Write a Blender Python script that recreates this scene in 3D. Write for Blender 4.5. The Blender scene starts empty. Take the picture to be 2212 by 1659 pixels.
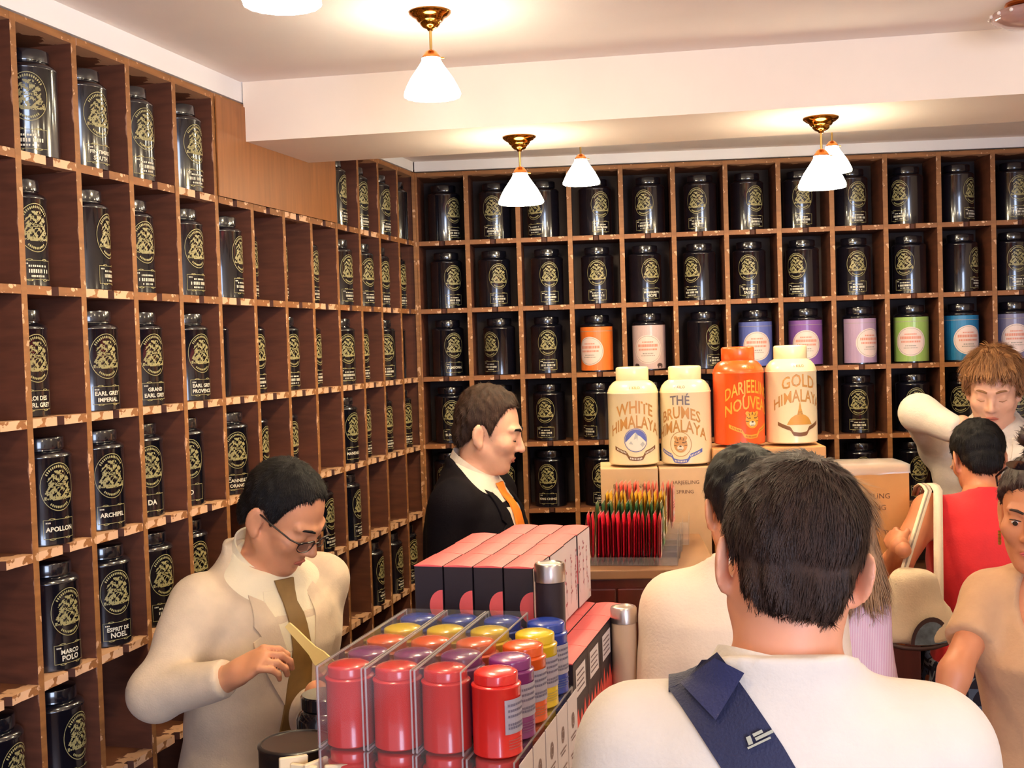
import bpy, bmesh, math, random
import numpy as np
from mathutils import Vector, Matrix

SC = bpy.context.scene
COL = SC.collection
random.seed(7)
RNG = np.random.default_rng(7)
pi = math.pi

# ------------------------------------------------------------------ camera
CAM = np.array([0.6908, -4.6346, 1.8794])
RT = np.array([0.9970, 0.0707, -0.0305])
UP = np.array([0.0280, 0.0359, 0.9990])
FW = np.array([-0.0717, 0.9969, -0.0338])
FPX = 2572.2                       # focal length in pixels of a 2212 px wide frame
cd = bpy.data.cameras.new('camera')
cam = bpy.data.objects.new('camera', cd)
COL.objects.link(cam)
m = Matrix.Identity(4)
for r in range(3):
    m[r][0], m[r][1], m[r][2], m[r][3] = RT[r], UP[r], -FW[r], CAM[r]
q = m.to_quaternion()
cam.rotation_mode = 'QUATERNION'
cam.rotation_quaternion = q
cam.location = CAM
cd.sensor_fit = 'HORIZONTAL'
cd.sensor_width = 36.0
cd.lens = 36.0 * FPX / 2212.0
cd.clip_start = 0.05
SC.camera = cam

def at(x, y, d):
    """world point seen at photo pixel (x, y) at depth d metres"""
    return CAM + (FW + RT * ((x - 1106) / FPX) + UP * ((829.5 - y) / FPX)) * d

# ------------------------------------------------------------------ world, light, exposure
W = bpy.data.worlds.new('world')
SC.world = W
W.use_nodes = True
bg = W.node_tree.nodes['Background']
bg.inputs[0].default_value = (0.90, 0.84, 1.0, 1)
bg.inputs[1].default_value = 0.62
SC.view_settings.view_transform = 'Standard'
SC.view_settings.look = 'None'
SC.view_settings.gamma = 1.0
SC.view_settings.use_curve_mapping = False
SC.view_settings.exposure = 0.58
LAMP_COL = (1.0, 0.80, 0.50)
LAMP_W = 6.0
SHADE_E = 22.0

def area_light(name, loc, target, sx, sy, watts, col):
    l = bpy.data.lights.new(name, 'AREA')
    l.shape = 'RECTANGLE'
    l.size, l.size_y, l.energy, l.color = sx, sy, watts, col
    o = bpy.data.objects.new(name, l)
    COL.objects.link(o)
    o.location = loc
    o.rotation_euler = (Vector(target) - Vector(loc)).to_track_quat('-Z', 'Y').to_euler()
    return o

# daylight through the shop front behind the photographer, and the row of lamps behind the frame
area_light('shop_front_daylight', (2.2, -7.2, 1.7), (0.6, -1.5, 1.5), 1.6, 2.0, 95, (0.60, 0.73, 1.0))
for lx, ly in ((0.1, -3.9), (1.35, -3.1), (1.5, -4.3), (2.5, -2.4)):
    l = bpy.data.lights.new('rear_lamp_light', 'POINT')
    l.energy, l.color, l.shadow_soft_size = LAMP_W, LAMP_COL, 0.06
    o = bpy.data.objects.new('rear_lamp_light', l)
    COL.objects.link(o)
    o.location = (lx, ly, 2.43)

# ------------------------------------------------------------------ helpers
def lin(c):
    return tuple((v / 255 / 12.92) if v / 255 <= 0.04045 else ((v / 255 + 0.055) / 1.055) ** 2.4 for v in c)

MATS = {}
def M(name, rgb, rough=0.55, metal=0.0, bump=0.0, bscale=60.0, var=0.0, vscale=8.0, coat=0.0, stretch=None, spec=0.5, sheen=0.0, sub=0.0):
    if name in MATS:
        return MATS[name]
    mt = bpy.data.materials.new(name)
    mt.use_nodes = True
    nt = mt.node_tree
    b = nt.nodes['Principled BSDF']
    c = lin(rgb)
    b.inputs['Base Color'].default_value = (*c, 1)
    b.inputs['Roughness'].default_value = rough
    b.inputs['Metallic'].default_value = metal
    b.inputs['Specular IOR Level'].default_value = spec
    b.inputs['Coat Weight'].default_value = coat
    b.inputs['Coat Roughness'].default_value = 0.08
    if sheen:
        b.inputs['Sheen Weight'].default_value = sheen
    if sub:
        b.inputs['Subsurface Weight'].default_value = sub
        b.inputs['Subsurface Radius'].default_value = (0.012, 0.004, 0.002)
        b.inputs['Subsurface Scale'].default_value = 1.0
    if var or bump:
        tc = nt.nodes.new('ShaderNodeTexCoord')
        mp = nt.nodes.new('ShaderNodeMapping')
        nt.links.new(tc.outputs['Object'], mp.inputs[0])
        if stretch:
            mp.inputs['Scale'].default_value = stretch
    if var:
        n = nt.nodes.new('ShaderNodeTexNoise')
        n.inputs['Scale'].default_value = vscale
        n.inputs['Detail'].default_value = 6
        nt.links.new(mp.outputs[0], n.inputs['Vector'])
        r = nt.nodes.new('ShaderNodeValToRGB')
        r.color_ramp.elements[0].position = 0.3
        r.color_ramp.elements[1].position = 0.7
        r.color_ramp.elements[0].color = (*[v * (1 - var) for v in c], 1)
        r.color_ramp.elements[1].color = (*[min(1, v * (1 + var)) for v in c], 1)
        nt.links.new(n.outputs['Fac'], r.inputs[0])
        nt.links.new(r.outputs[0], b.inputs['Base Color'])
    if bump:
        n2 = nt.nodes.new('ShaderNodeTexNoise')
        n2.inputs['Scale'].default_value = bscale
        n2.inputs['Detail'].default_value = 4
        nt.links.new(mp.outputs[0], n2.inputs['Vector'])
        bp = nt.nodes.new('ShaderNodeBump')
        bp.inputs['Strength'].default_value = bump
        bp.inputs['Distance'].default_value = 0.004
        nt.links.new(n2.outputs['Fac'], bp.inputs['Height'])
        nt.links.new(bp.outputs[0], b.inputs['Normal'])
    MATS[name] = mt
    return mt

def worn(name, paint, bare, thr, noise_amp, scale=26.0, edge_only=False, rough=0.6):
    """old brown paint rubbed through to bare pale wood near the front edge (object y = depth behind the front)"""
    if name in MATS:
        return MATS[name]
    mt = bpy.data.materials.new(name)
    mt.use_nodes = True
    nt = mt.node_tree
    N = nt.nodes.new
    b = nt.nodes['Principled BSDF']
    b.inputs['Roughness'].default_value = rough
    tc = N('ShaderNodeTexCoord')
    n = N('ShaderNodeTexNoise'); n.inputs['Scale'].default_value = scale; n.inputs['Detail'].default_value = 5
    nt.links.new(tc.outputs['Object'], n.inputs['Vector'])
    sep = N('ShaderNodeSeparateXYZ'); nt.links.new(tc.outputs['Object'], sep.inputs[0])
    a = N('ShaderNodeMath'); a.operation = 'SUBTRACT'; a.inputs[1].default_value = 0.5
    nt.links.new(n.outputs['Fac'], a.inputs[0])
    k = N('ShaderNodeMath'); k.operation = 'MULTIPLY'; k.inputs[1].default_value = noise_amp
    nt.links.new(a.outputs[0], k.inputs[0])
    s = N('ShaderNodeMath'); s.operation = 'SUBTRACT'; s.inputs[1].default_value = 0.0
    nt.links.new(k.outputs[0], s.inputs[0])
    if not edge_only:
        nt.links.new(sep.outputs['Y'], s.inputs[1])
    t = N('ShaderNodeMath'); t.operation = 'ADD'; t.inputs[1].default_value = thr
    nt.links.new(s.outputs[0], t.inputs[0])
    mr = N('ShaderNodeMapRange'); mr.inputs[1].default_value = -0.002; mr.inputs[2].default_value = 0.002
    nt.links.new(t.outputs[0], mr.inputs[0])
    n3 = N('ShaderNodeTexNoise'); n3.inputs['Scale'].default_value = 9; n3.inputs['Detail'].default_value = 5
    mp = N('ShaderNodeMapping'); mp.inputs['Scale'].default_value = (1, 1, 6)
    nt.links.new(tc.outputs['Object'], mp.inputs[0]); nt.links.new(mp.outputs[0], n3.inputs['Vector'])
    cr = N('ShaderNodeValToRGB')
    cp = lin(paint)
    cr.color_ramp.elements[0].color = (*[v * 0.72 for v in cp], 1)
    cr.color_ramp.elements[1].color = (*[v * 1.25 for v in cp], 1)
    cr.color_ramp.elements[0].position = 0.3; cr.color_ramp.elements[1].position = 0.7
    nt.links.new(n3.outputs['Fac'], cr.inputs[0])
    mx = N('ShaderNodeMix'); mx.data_type = 'RGBA'
    nt.links.new(mr.outputs[0], mx.inputs['Factor'])
    nt.links.new(cr.outputs[0], mx.inputs[6])
    mx.inputs[7].default_value = (*lin(bare), 1)
    nt.links.new(mx.outputs[2], b.inputs['Base Color'])
    bp = N('ShaderNodeBump'); bp.inputs['Strength'].default_value = 0.5; bp.inputs['Distance'].default_value = 0.002; bp.invert = True
    nt.links.new(mr.outputs[0], bp.inputs['Height']); nt.links.new(bp.outputs[0], b.inputs['Normal'])
    MATS[name] = mt
    return mt

def emit(name, rgb, strength):
    mt = bpy.data.materials.new(name)
    mt.use_nodes = True
    b = mt.node_tree.nodes['Principled BSDF']
    b.inputs['Base Color'].default_value = (*rgb, 1)
    b.inputs['Emission Color'].default_value = (*rgb, 1)
    b.inputs['Emission Strength'].default_value = strength
    MATS[name] = mt
    return mt

def mesh(name, verts, faces, mats, matidx=None, smooth=False, sharp=None):
    me = bpy.data.meshes.new(name)
    me.from_pydata([tuple(map(float, v)) for v in verts], [], faces)
    for mt in (mats if isinstance(mats, (list, tuple)) else [mats]):
        me.materials.append(mt)
    if matidx is not None:
        me.polygons.foreach_set('material_index', matidx)
    if smooth:
        me.polygons.foreach_set('use_smooth', [True] * len(me.polygons))
        if sharp:
            me.set_sharp_from_angle(angle=math.radians(sharp))
    me.update()
    return me

def add(name, me, parent=None, loc=None, rz=None, label=None, cat=None, group=None, kind=None):
    o = bpy.data.objects.new(name, me)
    COL.objects.link(o)
    if parent: o.parent = parent
    if loc is not None: o.location = [float(v) for v in loc]
    if rz is not None: o.rotation_euler = (0, 0, rz)
    if label: o['label'] = label
    if cat: o['category'] = cat
    if group: o['group'] = group
    if kind: o['kind'] = kind
    return o

class G:
    """collects simple shapes into one mesh"""
    def __init__(s):
        s.v, s.f, s.mi = [], [], []
    def quadstrip(s, A, B, mi=0, closed=False):
        n = len(A); b = len(s.v)
        s.v += list(A) + list(B)
        for i in range(n if closed else n - 1):
            j = (i + 1) % n
            s.f.append((b + i, b + j, b + n + j, b + n + i)); s.mi.append(mi)
    def poly(s, P, mi=0):
        b = len(s.v); s.v += list(P); s.f.append(tuple(range(b, b + len(P)))); s.mi.append(mi)
    def box(s, x0, x1, y0, y1, z0, z1, mi=0, fr=None):
        b = len(s.v)
        P = [(x0, y0, z0), (x1, y0, z0), (x1, y1, z0), (x0, y1, z0), (x0, y0, z1), (x1, y0, z1), (x1, y1, z1), (x0, y1, z1)]
        s.v += [fr(*p) for p in P] if fr else P
        for k, f in enumerate(((3, 2, 1, 0), (4, 5, 6, 7), (0, 1, 5, 4), (1, 2, 6, 5), (2, 3, 7, 6), (3, 0, 4, 7))):
            s.f.append(tuple(b + i for i in f)); s.mi.append(mi[k] if isinstance(mi, (list, tuple)) else mi)
    def prism(s, P, z0, z1, mi=0, side=None, top=None):
        """polygon P (ccw xy) extruded in z; side(i) gives the material of side i"""
        b = len(s.v); n = len(P)
        s.v += [(x, y, z0) for x, y in P] + [(x, y, z1) for x, y in P]
        s.f.append(tuple(range(b + n - 1, b - 1, -1))); s.mi.append(mi)
        s.f.append(tuple(range(b + n, b + 2 * n))); s.mi.append(mi if top is None else top)
        for i in range(n):
            j = (i + 1) % n
            s.f.append((b + i, b + j, b + n + j, b + n + i)); s.mi.append(side(i) if side else mi)
    def lathe(s, prof, n=32, mi=0, c=(0, 0, 0), rmod=None):
        b = len(s.v)
        for r, z in prof:
            for k in range(n):
                a = 2 * pi * k / n
                rr = r * (rmod(a, z) if rmod else 1)
                s.v.append((c[0] + rr * math.cos(a), c[1] + rr * math.sin(a), c[2] + z))
        for i in range(len(prof) - 1):
            for k in range(n):
                k2 = (k + 1) % n
                s.f.append((b + i * n + k, b + i * n + k2, b + (i + 1) * n + k2, b + (i + 1) * n + k)); s.mi.append(mi)
    def tube(s, P, r, n=8, mi=0, cap=True):
        P = [np.array(p, float) for p in P]; b = len(s.v)
        rs = r if isinstance(r, (list, tuple)) else [r] * len(P)
        for i, p in enumerate(P):
            t = P[min(i + 1, len(P) - 1)] - P[max(i - 1, 0)]; t /= np.linalg.norm(t)
            a = np.cross(t, (0, 0, 1.0)) if abs(t[2]) < .9 else np.cross(t, (1.0, 0, 0)); a /= np.linalg.norm(a); c = np.cross(t, a)
            for k in range(n):
                th = 2 * pi * k / n
                s.v.append(tuple(p + rs[i] * (math.cos(th) * a + math.sin(th) * c)))
        for i in range(len(P) - 1):
            for k in range(n):
                k2 = (k + 1) % n
                s.f.append((b + i * n + k, b + i * n + k2, b + (i + 1) * n + k2, b + (i + 1) * n + k)); s.mi.append(mi)
        if cap:
            s.f.append(tuple(b + k for k in range(n - 1, -1, -1))); s.mi.append(mi)
            e = b + (len(P) - 1) * n
            s.f.append(tuple(e + k for k in range(n))); s.mi.append(mi)
    def me(s, name, mats, smooth=False, sharp=None):
        return mesh(name, s.v, s.f, mats, s.mi, smooth, sharp)

def bevel_box(name, x0, x1, y0, y1, z0, z1, mat, w=0.003, seg=2):
    bm = bmesh.new()
    vs = [bm.verts.new(p) for p in ((x0, y0, z0), (x1, y0, z0), (x1, y1, z0), (x0, y1, z0), (x0, y0, z1), (x1, y0, z1), (x1, y1, z1), (x0, y1, z1))]
    for f in ((3, 2, 1, 0), (4, 5, 6, 7), (0, 1, 5, 4), (1, 2, 6, 5), (2, 3, 7, 6), (3, 0, 4, 7)):
        bm.faces.new([vs[i] for i in f])
    bmesh.ops.bevel(bm, geom=bm.edges[:], offset=w, segments=seg, affect='EDGES', profile=0.6)
    me = bpy.data.meshes.new(name); bm.to_mesh(me); bm.free()
    me.materials.append(mat)
    return me

_TX = {}
def text2d(s, size=1.0, bold=0.0, res=2):
    """flat lettering as (verts2d, faces), centred in x, baseline 0; built from Blender's own built-in font"""
    key = (s, bold, res)
    if key not in _TX:
        cu = bpy.data.curves.new('lettering', 'FONT')
        cu.body = s; cu.align_x = 'CENTER'; cu.resolution_u = res; cu.offset = bold
        o = bpy.data.objects.new('lettering', cu)
        me = bpy.data.meshes.new_from_object(o) if False else o.to_mesh()
        _TX[key] = ([(v.co.x, v.co.y) for v in me.vertices], [tuple(p.vertices) for p in me.polygons])
        o.to_mesh_clear(); bpy.data.objects.remove(o); bpy.data.curves.remove(cu)
    v, f = _TX[key]
    return [(x * size, y * size) for x, y in v], f

def put2d(g, v2, f, fn, mi=0):
    b = len(g.v)
    g.v += [fn(x, y) for x, y in v2]
    for p in f:
        g.f.append(tuple(b + i for i in p)); g.mi.append(mi)

def bar2d(g, x0, x1, y0, y1, fn, mi=0, n=1):
    A = [fn(x0 + (x1 - x0) * i / n, y0) for i in range(n + 1)]
    B = [fn(x0 + (x1 - x0) * i / n, y1) for i in range(n + 1)]
    g.quadstrip(A, B, mi)

def disc2d(g, cx, cy, rx, ry, fn, mi=0, n=28, rot=0.0, r0=0.0, a0=0.0, a1=2 * pi):
    c, s = math.cos(rot), math.sin(rot)
    def pt(k, t):
        a = t; x, y = rx * k * math.cos(a), ry * k * math.sin(a)
        return fn(cx + x * c - y * s, cy + x * s + y * c)
    nr = max(1, int(math.ceil(max(rx, ry) * (1 - r0) / .007)))
    ks = [r0 + (1 - r0) * i / nr for i in range(nr + 1)] if r0 > 0 else [.001] + [i / nr for i in range(1, nr + 1)]
    for k0, k1 in zip(ks[:-1], ks[1:]):
        g.quadstrip([pt(k1, a0 + (a1 - a0) * i / n) for i in range(n + 1)], [pt(k0, a0 + (a1 - a0) * i / n) for i in range(n + 1)], mi)

def poly2d(g, P, fn, mi=0):
    g.poly([fn(x, y) for x, y in P], mi)

def cols2d(g, xs, lo, hi, fn, mi=0, ny=1):
    """area between two curves, in narrow columns so that it follows a round surface"""
    for k in range(ny):
        g.quadstrip([fn(x, lo(x) + (hi(x) - lo(x)) * k / ny) for x in xs], [fn(x, lo(x) + (hi(x) - lo(x)) * (k + 1) / ny) for x in xs], mi)

def cyl(R, z0, eps=0.0006):
    """wrap (s, h) round a cylinder, s=0 facing local -Y"""
    return lambda s, h: ((R + eps) * math.sin(s / R), -(R + eps) * math.cos(s / R), z0 + h)

NUMW = ['first', 'second', 'third', 'fourth', 'fifth', 'sixth', 'seventh', 'eighth', 'ninth', 'tenth', 'eleventh', 'twelfth', 'thirteenth', 'fourteenth']

# ------------------------------------------------------------------ room
AW = 0.17957                                 # the left wall leans this far out of square
DL = np.array([-math.sin(AW), -math.cos(AW), 0])   # along the left wall from the corner towards the camera
NL = np.array([math.cos(AW), -math.sin(AW), 0])    # out of the left wall into the room
RZL = math.atan2(-DL[1], -DL[0])
S = 0.2
ZS = [2.5502, 2.2892, 2.0245, 1.7587, 1.4937, 1.2325, 0.968, 0.704, 0.44, 0.176]
ZC, ZB, ZK = 2.617, 2.455, 2.600             # front ceiling, underside of beam, back ceiling
def Lp(j, off=0.0):                          # point on left wall front plane, j cells from the corner
    p = DL * (j * S) + NL * off
    return (p[0], p[1])

plaster = M('white_plaster', (246, 236, 230), 0.9, bump=0.12, bscale=30, var=0.03, vscale=3)
plaster_b = M('white_beam_plaster', (242, 226, 210), 0.9, bump=0.15, bscale=24, var=0.03, vscale=4)
plaster_t = M('white_cornice_paint', (240, 238, 240), 0.8)
dark_wall = M('dark_wall_paint', (60, 40, 32), 0.8, var=0.15)
cream_wall = M('cream_wall_paint', (225, 205, 180), 0.85, var=0.05)
floor_m = M('brown_floor_tile', (120, 84, 60), 0.45, var=0.2, vscale=3)

g = G(); g.box(-2.2, 4.4, -8, 0.6, -0.06, 0); add('floor', g.me('floor', [floor_m]), kind='structure')
# ceiling in two fields either side of the beam
bf = [(-0.256, -1.408), (1.80, -1.605), (4.4, -1.855)]
bb = [(-0.182, -1.000), (1.896, -1.20), (4.4, -1.44)]
fl = Lp(16)
g = G(); g.prism([(-1.2, -8), (4.4, -8), bf[2], bf[1], bf[0], (-0.55, -1.36)], ZC, ZC + 0.1)
add('ceiling', g.me('ceiling', [plaster]), kind='structure')
g = G(); g.prism([(-0.55, -0.94), bb[0], bb[1], bb[2], (4.4, 0.6), (-0.55, 0.6)], ZK, ZK + 0.1)
add('ceiling', g.me('ceiling', [plaster]), kind='structure')
g = G(); g.prism([bf[0], bf[1], bf[2], bb[2], bb[1], bb[0]], ZB, ZC + 0.1)
add('trim_1', g.me('ceiling_beam', [plaster_b]), kind='structure')
# white strip between shelf tops and ceiling
g = G(); a, b = Lp(16.5, -0.004), Lp(7.02, -0.004); c, d = Lp(7.02, -0.03), Lp(16.5, -0.03)
g.prism([a, b, c, d], 2.562, ZC); add('trim_2', g.me('ceiling_strip', [plaster_t]), kind='structure')
g = G(); a, b = Lp(5.0, -0.004), Lp(0, -0.004); c, d = Lp(0, -0.03), Lp(5.0, -0.03)
g.prism([a, b, c, d], 2.562, ZK); add('trim_3', g.me('ceiling_strip', [plaster_t]), kind='structure')
g = G(); g.prism([(-0.0, 0.004), (4.4, 0.004), (4.4, 0.03), (-0.0, 0.03)], 2.562, ZK); add('trim_4', g.me('ceiling_strip', [plaster_t]), kind='structure')
# walls behind the shelving
g = G(); g.prism([Lp(24, -0.21), Lp(-0.4, -0.21), Lp(-0.4, -0.31), Lp(24, -0.31)], 0, 2.7); add('wall_left', g.me('wall_left', [dark_wall]), kind='structure')
g = G(); g.box(-0.5, 4.4, 0.21, 0.31, 0, 2.7); add('wall_back', g.me('wall_back', [dark_wall]), kind='structure')
g = G(); g.box(3.6, 3.7, -8, 0.21, 0, 2.7); add('wall_right', g.me('wall_right', [cream_wall]), kind='structure')

# ------------------------------------------------------------------ pigeonhole shelving
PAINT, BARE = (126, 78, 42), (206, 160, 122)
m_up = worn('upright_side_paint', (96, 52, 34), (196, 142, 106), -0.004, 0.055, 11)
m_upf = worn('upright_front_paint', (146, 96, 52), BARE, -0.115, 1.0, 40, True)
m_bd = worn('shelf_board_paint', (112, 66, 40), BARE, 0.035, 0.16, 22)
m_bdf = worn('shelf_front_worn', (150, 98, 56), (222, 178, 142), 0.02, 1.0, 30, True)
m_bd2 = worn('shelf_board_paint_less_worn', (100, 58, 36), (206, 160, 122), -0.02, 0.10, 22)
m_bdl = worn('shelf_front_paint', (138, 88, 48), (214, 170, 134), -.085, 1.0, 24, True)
m_nt = M('notch_bare_dark_wood', (84, 44, 26), 0.7)
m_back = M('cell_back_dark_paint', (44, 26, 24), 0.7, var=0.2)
m_panel = M('stained_plywood', (150, 92, 44), 0.45, var=0.16, vscale=5, stretch=(14, 14, 1.2))
UT, BT, DEP = 0.018, 0.018, 0.19

def board_mesh(seed, notch=True, less=False):
    r = random.Random(seed)
    w = S - UT - 0.001
    P = []
    xs = [-w / 2, -w * .36, -w * .22, -.012] + ([-.008, .008] if notch else []) + [.012, w * .22, w * .36, w / 2]
    for x in xs:
        y = r.uniform(0, .003)
        if notch and abs(x) < .0085: y = .014
        elif notch and abs(x) < .0125: y = .001
        P.append((x, y))
    nfront = len(P) - 1
    P += [(w / 2, DEP), (-w / 2, DEP)]
    g = G()
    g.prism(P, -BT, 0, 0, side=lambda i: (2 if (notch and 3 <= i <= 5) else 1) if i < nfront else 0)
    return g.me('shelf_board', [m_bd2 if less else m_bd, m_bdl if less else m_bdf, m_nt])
BOARDS = [board_mesh(i) for i in range(5)]
BOARDS_L = [board_mesh(i, True, True) for i in range(5)]

def shelving(name, ncol, org, rz, sgn, label):
    root = add(name, None, loc=org, rz=rz, label=label, cat='shelving')
    zt = 2.556
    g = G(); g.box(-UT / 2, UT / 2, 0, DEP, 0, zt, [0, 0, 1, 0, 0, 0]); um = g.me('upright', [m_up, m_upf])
    for j in range(ncol + 1):
        add('upright', um, root, (sgn * j * S + (sgn * -0.0), 0.001 * ((j * 7) % 3), 0))
    for r, z in enumerate(ZS[1:], 1):
        for j in range(ncol):
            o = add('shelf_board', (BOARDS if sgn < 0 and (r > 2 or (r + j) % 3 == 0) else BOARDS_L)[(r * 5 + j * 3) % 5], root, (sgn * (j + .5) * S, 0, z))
            o.scale = (1 if (j + r) % 2 else -1, 1, 1) if False else (1, 1, 1)
    for j in range(ncol):
        g = G(); g.box(-S / 2 + UT / 2 + .0005, S / 2 - UT / 2 - .0005, 0, DEP, 2.540, zt, [0, 0, 1, 0, 0, 0])
        if j == 0: tm = g.me('top_board', [m_bd, m_upf])
        add('top_board', tm, root, (sgn * (j + .5) * S, 0, 0))
    L = ncol * S
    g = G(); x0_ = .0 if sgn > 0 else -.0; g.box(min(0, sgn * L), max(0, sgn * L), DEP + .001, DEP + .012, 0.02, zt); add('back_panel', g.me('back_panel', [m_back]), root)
    g = G(); g.box(min(0, sgn * L), max(0, sgn * L), 0.02, 0.035, 0, 0.15); add('plinth', g.me('plinth', [m_up]), root)
    return root
sh_back = shelving('pigeonhole_shelving', 14, (0, 0, 0), 0, 1, 'worn brown pigeonhole shelving of square cells across the back wall')
sh_left = shelving('pigeonhole_shelving', 15, (0, 0, 0), RZL, -1, 'worn brown pigeonhole shelving running along the left wall')
# plywood covering four cells of the top row where the beam meets the shelves
g = G(); g.box(-8 * S + .006, -4 * S - .004, -0.004, -0.0005, 2.2895, 2.548)
add('plywood_panel', g.me('plywood_panel', [m_panel]), sh_left)
g = G(); g.box(-0.006, 0.006, -0.018, -0.001, 0.1, 2.556); add('corner_post', g.me('corner_post', [m_upf]), sh_back, (-0.004, 0, 0))

# ------------------------------------------------------------------ black tea tins
m_tin = M('black_enamel', (15, 16, 25), 0.2, spec=0.6, coat=1.0)
m_gold = M('gold_print', (158, 148, 100), 0.45)
m_white = M('cream_print', (222, 214, 190), 0.5)
TR = 0.064
prof_b = [(0, 0), (.0615, 0), (.0635, .0015), (.0635, .003), (TR - .0006, .0045), (TR - .0006, .178), (TR + .0006, .1795), (TR + .0006, .182), (TR - .0005, .1835), (.0625, .186), (.058, .190), (.050, .193), (.047, .194), (.0465, .197)]
prof_l = [(.0470, .1965), (.0495, .1972), (.0498, .199), (.0495, .218), (.0485, .2205), (.045, .2218), (0, .2222)]
g = G(); g.lathe(prof_b, 40); TIN_B = g.me('tea_tin', [m_tin], True, 40)
g = G(); g.lathe(prof_l, 32); TIN_L = g.me('lid', [m_tin], True, 40)

def crest_mesh(R, zc, sc=1.06, mat=None):
    """oval engraved crest: thin rule, worn lettering round it, a dense figured group inside"""
    g = G(); fn = cyl(R, zc); r = random.Random(11)
    rx, ry = .037 * sc, .047 * sc
    disc2d(g, 0, 0, rx, ry, fn, r0=.968, n=48)
    for k in range(15):                       # illegible lettering at the top and foot of the oval
        a = math.radians(38 + 104 * k / 14)
        disc2d(g, rx * .84 * math.cos(a), ry * .85 * math.sin(a), .0016 * sc, .0030 * sc, fn, n=6, rot=a - pi / 2)
    for k in range(11):
        a = math.radians(236 + 68 * k / 10)
        disc2d(g, rx * .84 * math.cos(a), ry * .84 * math.sin(a), .0016 * sc, .0028 * sc, fn, n=6, rot=a + pi / 2)
    c = .0016
    def solid(x, y):
        if y < -.027 + .003 * abs(x) / .03 or y > .031: return False
        half = np.interp(y, [-.027, -.018, -.008, .0, .010, .018, .026, .031], [.030, .031, .027, .022, .0245, .0215, .012, .009])
        if abs(x) > half: return False
        if abs(x - .002) < .0075 and .0 < y < .0065: return not (abs(x - .002) > .0064 or y < .0011 or y > .0054 or (int((x + .03) * 900) % 3 == 0 and .0022 < y < .0044))
        n = math.sin(x * 420 + 2.1 * math.sin(y * 260) + 1) + math.sin(y * 480 + 1.6 * math.sin(x * 300 + 2)) + .8 * math.sin((x - y) * 700 + 2)
        if y < -.0185: return n > -1.7
        if x < -.008 and y > .006: return n > -.2
        if n < -.55: return False
        if (x - .004) ** 2 + (y + .011) ** 2 < .0045 ** 2: return False
        return True
    y = -.032
    while y < .034:
        x = -.033; run = None
        while x < .034:
            ok = solid(x, y) and r.random() > .10
            if ok and run is None: run = x
            if run is not None and (not ok or x > .0325):
                bar2d(g, run * sc, x * sc, y * sc, (y + c * .92) * sc, fn, n=max(1, int((x - run) / .006)))
                run = None
            x += c
        y += c
    return g.me('crest', [mat or m_gold])
CREST = crest_mesh(TR, .120)

def plate_mesh(R, lines, small=None, seed=0):
    """gold rule frame with scrolled edges and the name of the tea"""
    g = G(); fn = cyl(R, 0)
    x0, x1, y0, y1, t = -.036, .036, .014, .054, .0011
    bar2d(g, x0, x1, y1 - t, y1, fn, n=10); bar2d(g, x0, x1, y0, y0 + t, fn, n=10)
    bar2d(g, x0, x0 + t, y0, y1, fn); bar2d(g, x1 - t, x1, y0, y1, fn)
    for sx in (-.018, .018):
        disc2d(g, sx, y1 + .0006, .007, .0022, fn, n=10, r0=.5); disc2d(g, sx, y0 - .0006, .007, .0022, fn, n=10, r0=.5)
    r = random.Random(seed)
    for k in range(3):
        bar2d(g, -.031 + k * .0035, -.0285 + k * .0035, .0455, .0485, fn, 1)
    if lines:
        n = len(lines)
        for i, s in enumerate(lines):
            sz = (.0135 if n == 1 else .0125) * (1 if len(s) < 9 else 9 / len(s)) * (1.25 if len(s) < 5 else 1)
            v, f = text2d(s, sz, 0.03)
            y = (.029 if n == 1 else (.034, .020)[i])
            put2d(g, [(x, yy + y) for x, yy in v], f, fn, 1)
    else:                                     # too small to read in the photograph: rows of worn strokes
        for (yy, hh, wmax) in ((.040, .004, .022), (.028, .0075, .028), (.0195, .004, .018)):
            x = -wmax * r.uniform(.7, 1)
            while x < wmax * .9:
                w = r.uniform(.0018, .004)
                bar2d(g, x, x + w, yy, yy + hh, fn, 1)
                x += w + r.uniform(.001, .0022) + (.003 if r.random() < .15 else 0)
    return g.me('name_plate', [m_gold, m_white])
BLANKS = [plate_mesh(TR, None, seed=i) for i in range(8)]
NAMES = {(0, 2, 11): ['ROI DES', 'EARL GREY'], (0, 2, 10): ['EARL GREY', 'IMPERIAL'], (0, 2, 9): ['GRAND', 'EARL GREY'], (0, 2, 8): ['EARL GREY', 'PROVENCE'],
         (0, 3, 11): ['APOLLON'], (0, 3, 10): ['ARCHIPEL'], (0, 3, 9): ['DA'], (0, 3, 8): ['O'], (0, 3, 7): ['CANNELLE', 'ORANGE'],
         (0, 4, 11): ['MARCO', 'POLO'], (0, 4, 10): ['ESPRIT DE', 'NOEL'], (1, 1, 4): ["MARGARET'S", 'HOPE'], (0, 0, 10): ['FIN TIMBRE', 'SOUTH'],
         (1, 2, 0): ['TUMSONG'], (1, 4, 2): ['KING CHING'], (1, 3, 0): ['SUNGMA'], (1, 1, 6): ['THE DES', 'SAGES'], (0, 3, 3): ['MANDALAY']}
WRAPS = {3: (238, 122, 48, 'orange'), 4: (205, 178, 176, 'dusty pink'), 6: (92, 104, 176, 'blue'), 7: (128, 84, 158, 'purple'), 8: (176, 148, 178, 'lilac'),
         9: (150, 182, 96, 'green'), 10: (30, 118, 168, 'teal blue'), 11: (122, 118, 150, 'grey blue')}
m_disc = M('label_roundel_paper', (232, 208, 200), 0.5)
m_red = M('label_faded_red_print', (222, 140, 116), 0.5)
m_grey = M('label_grey_print', (160, 150, 140), 0.5)

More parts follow.
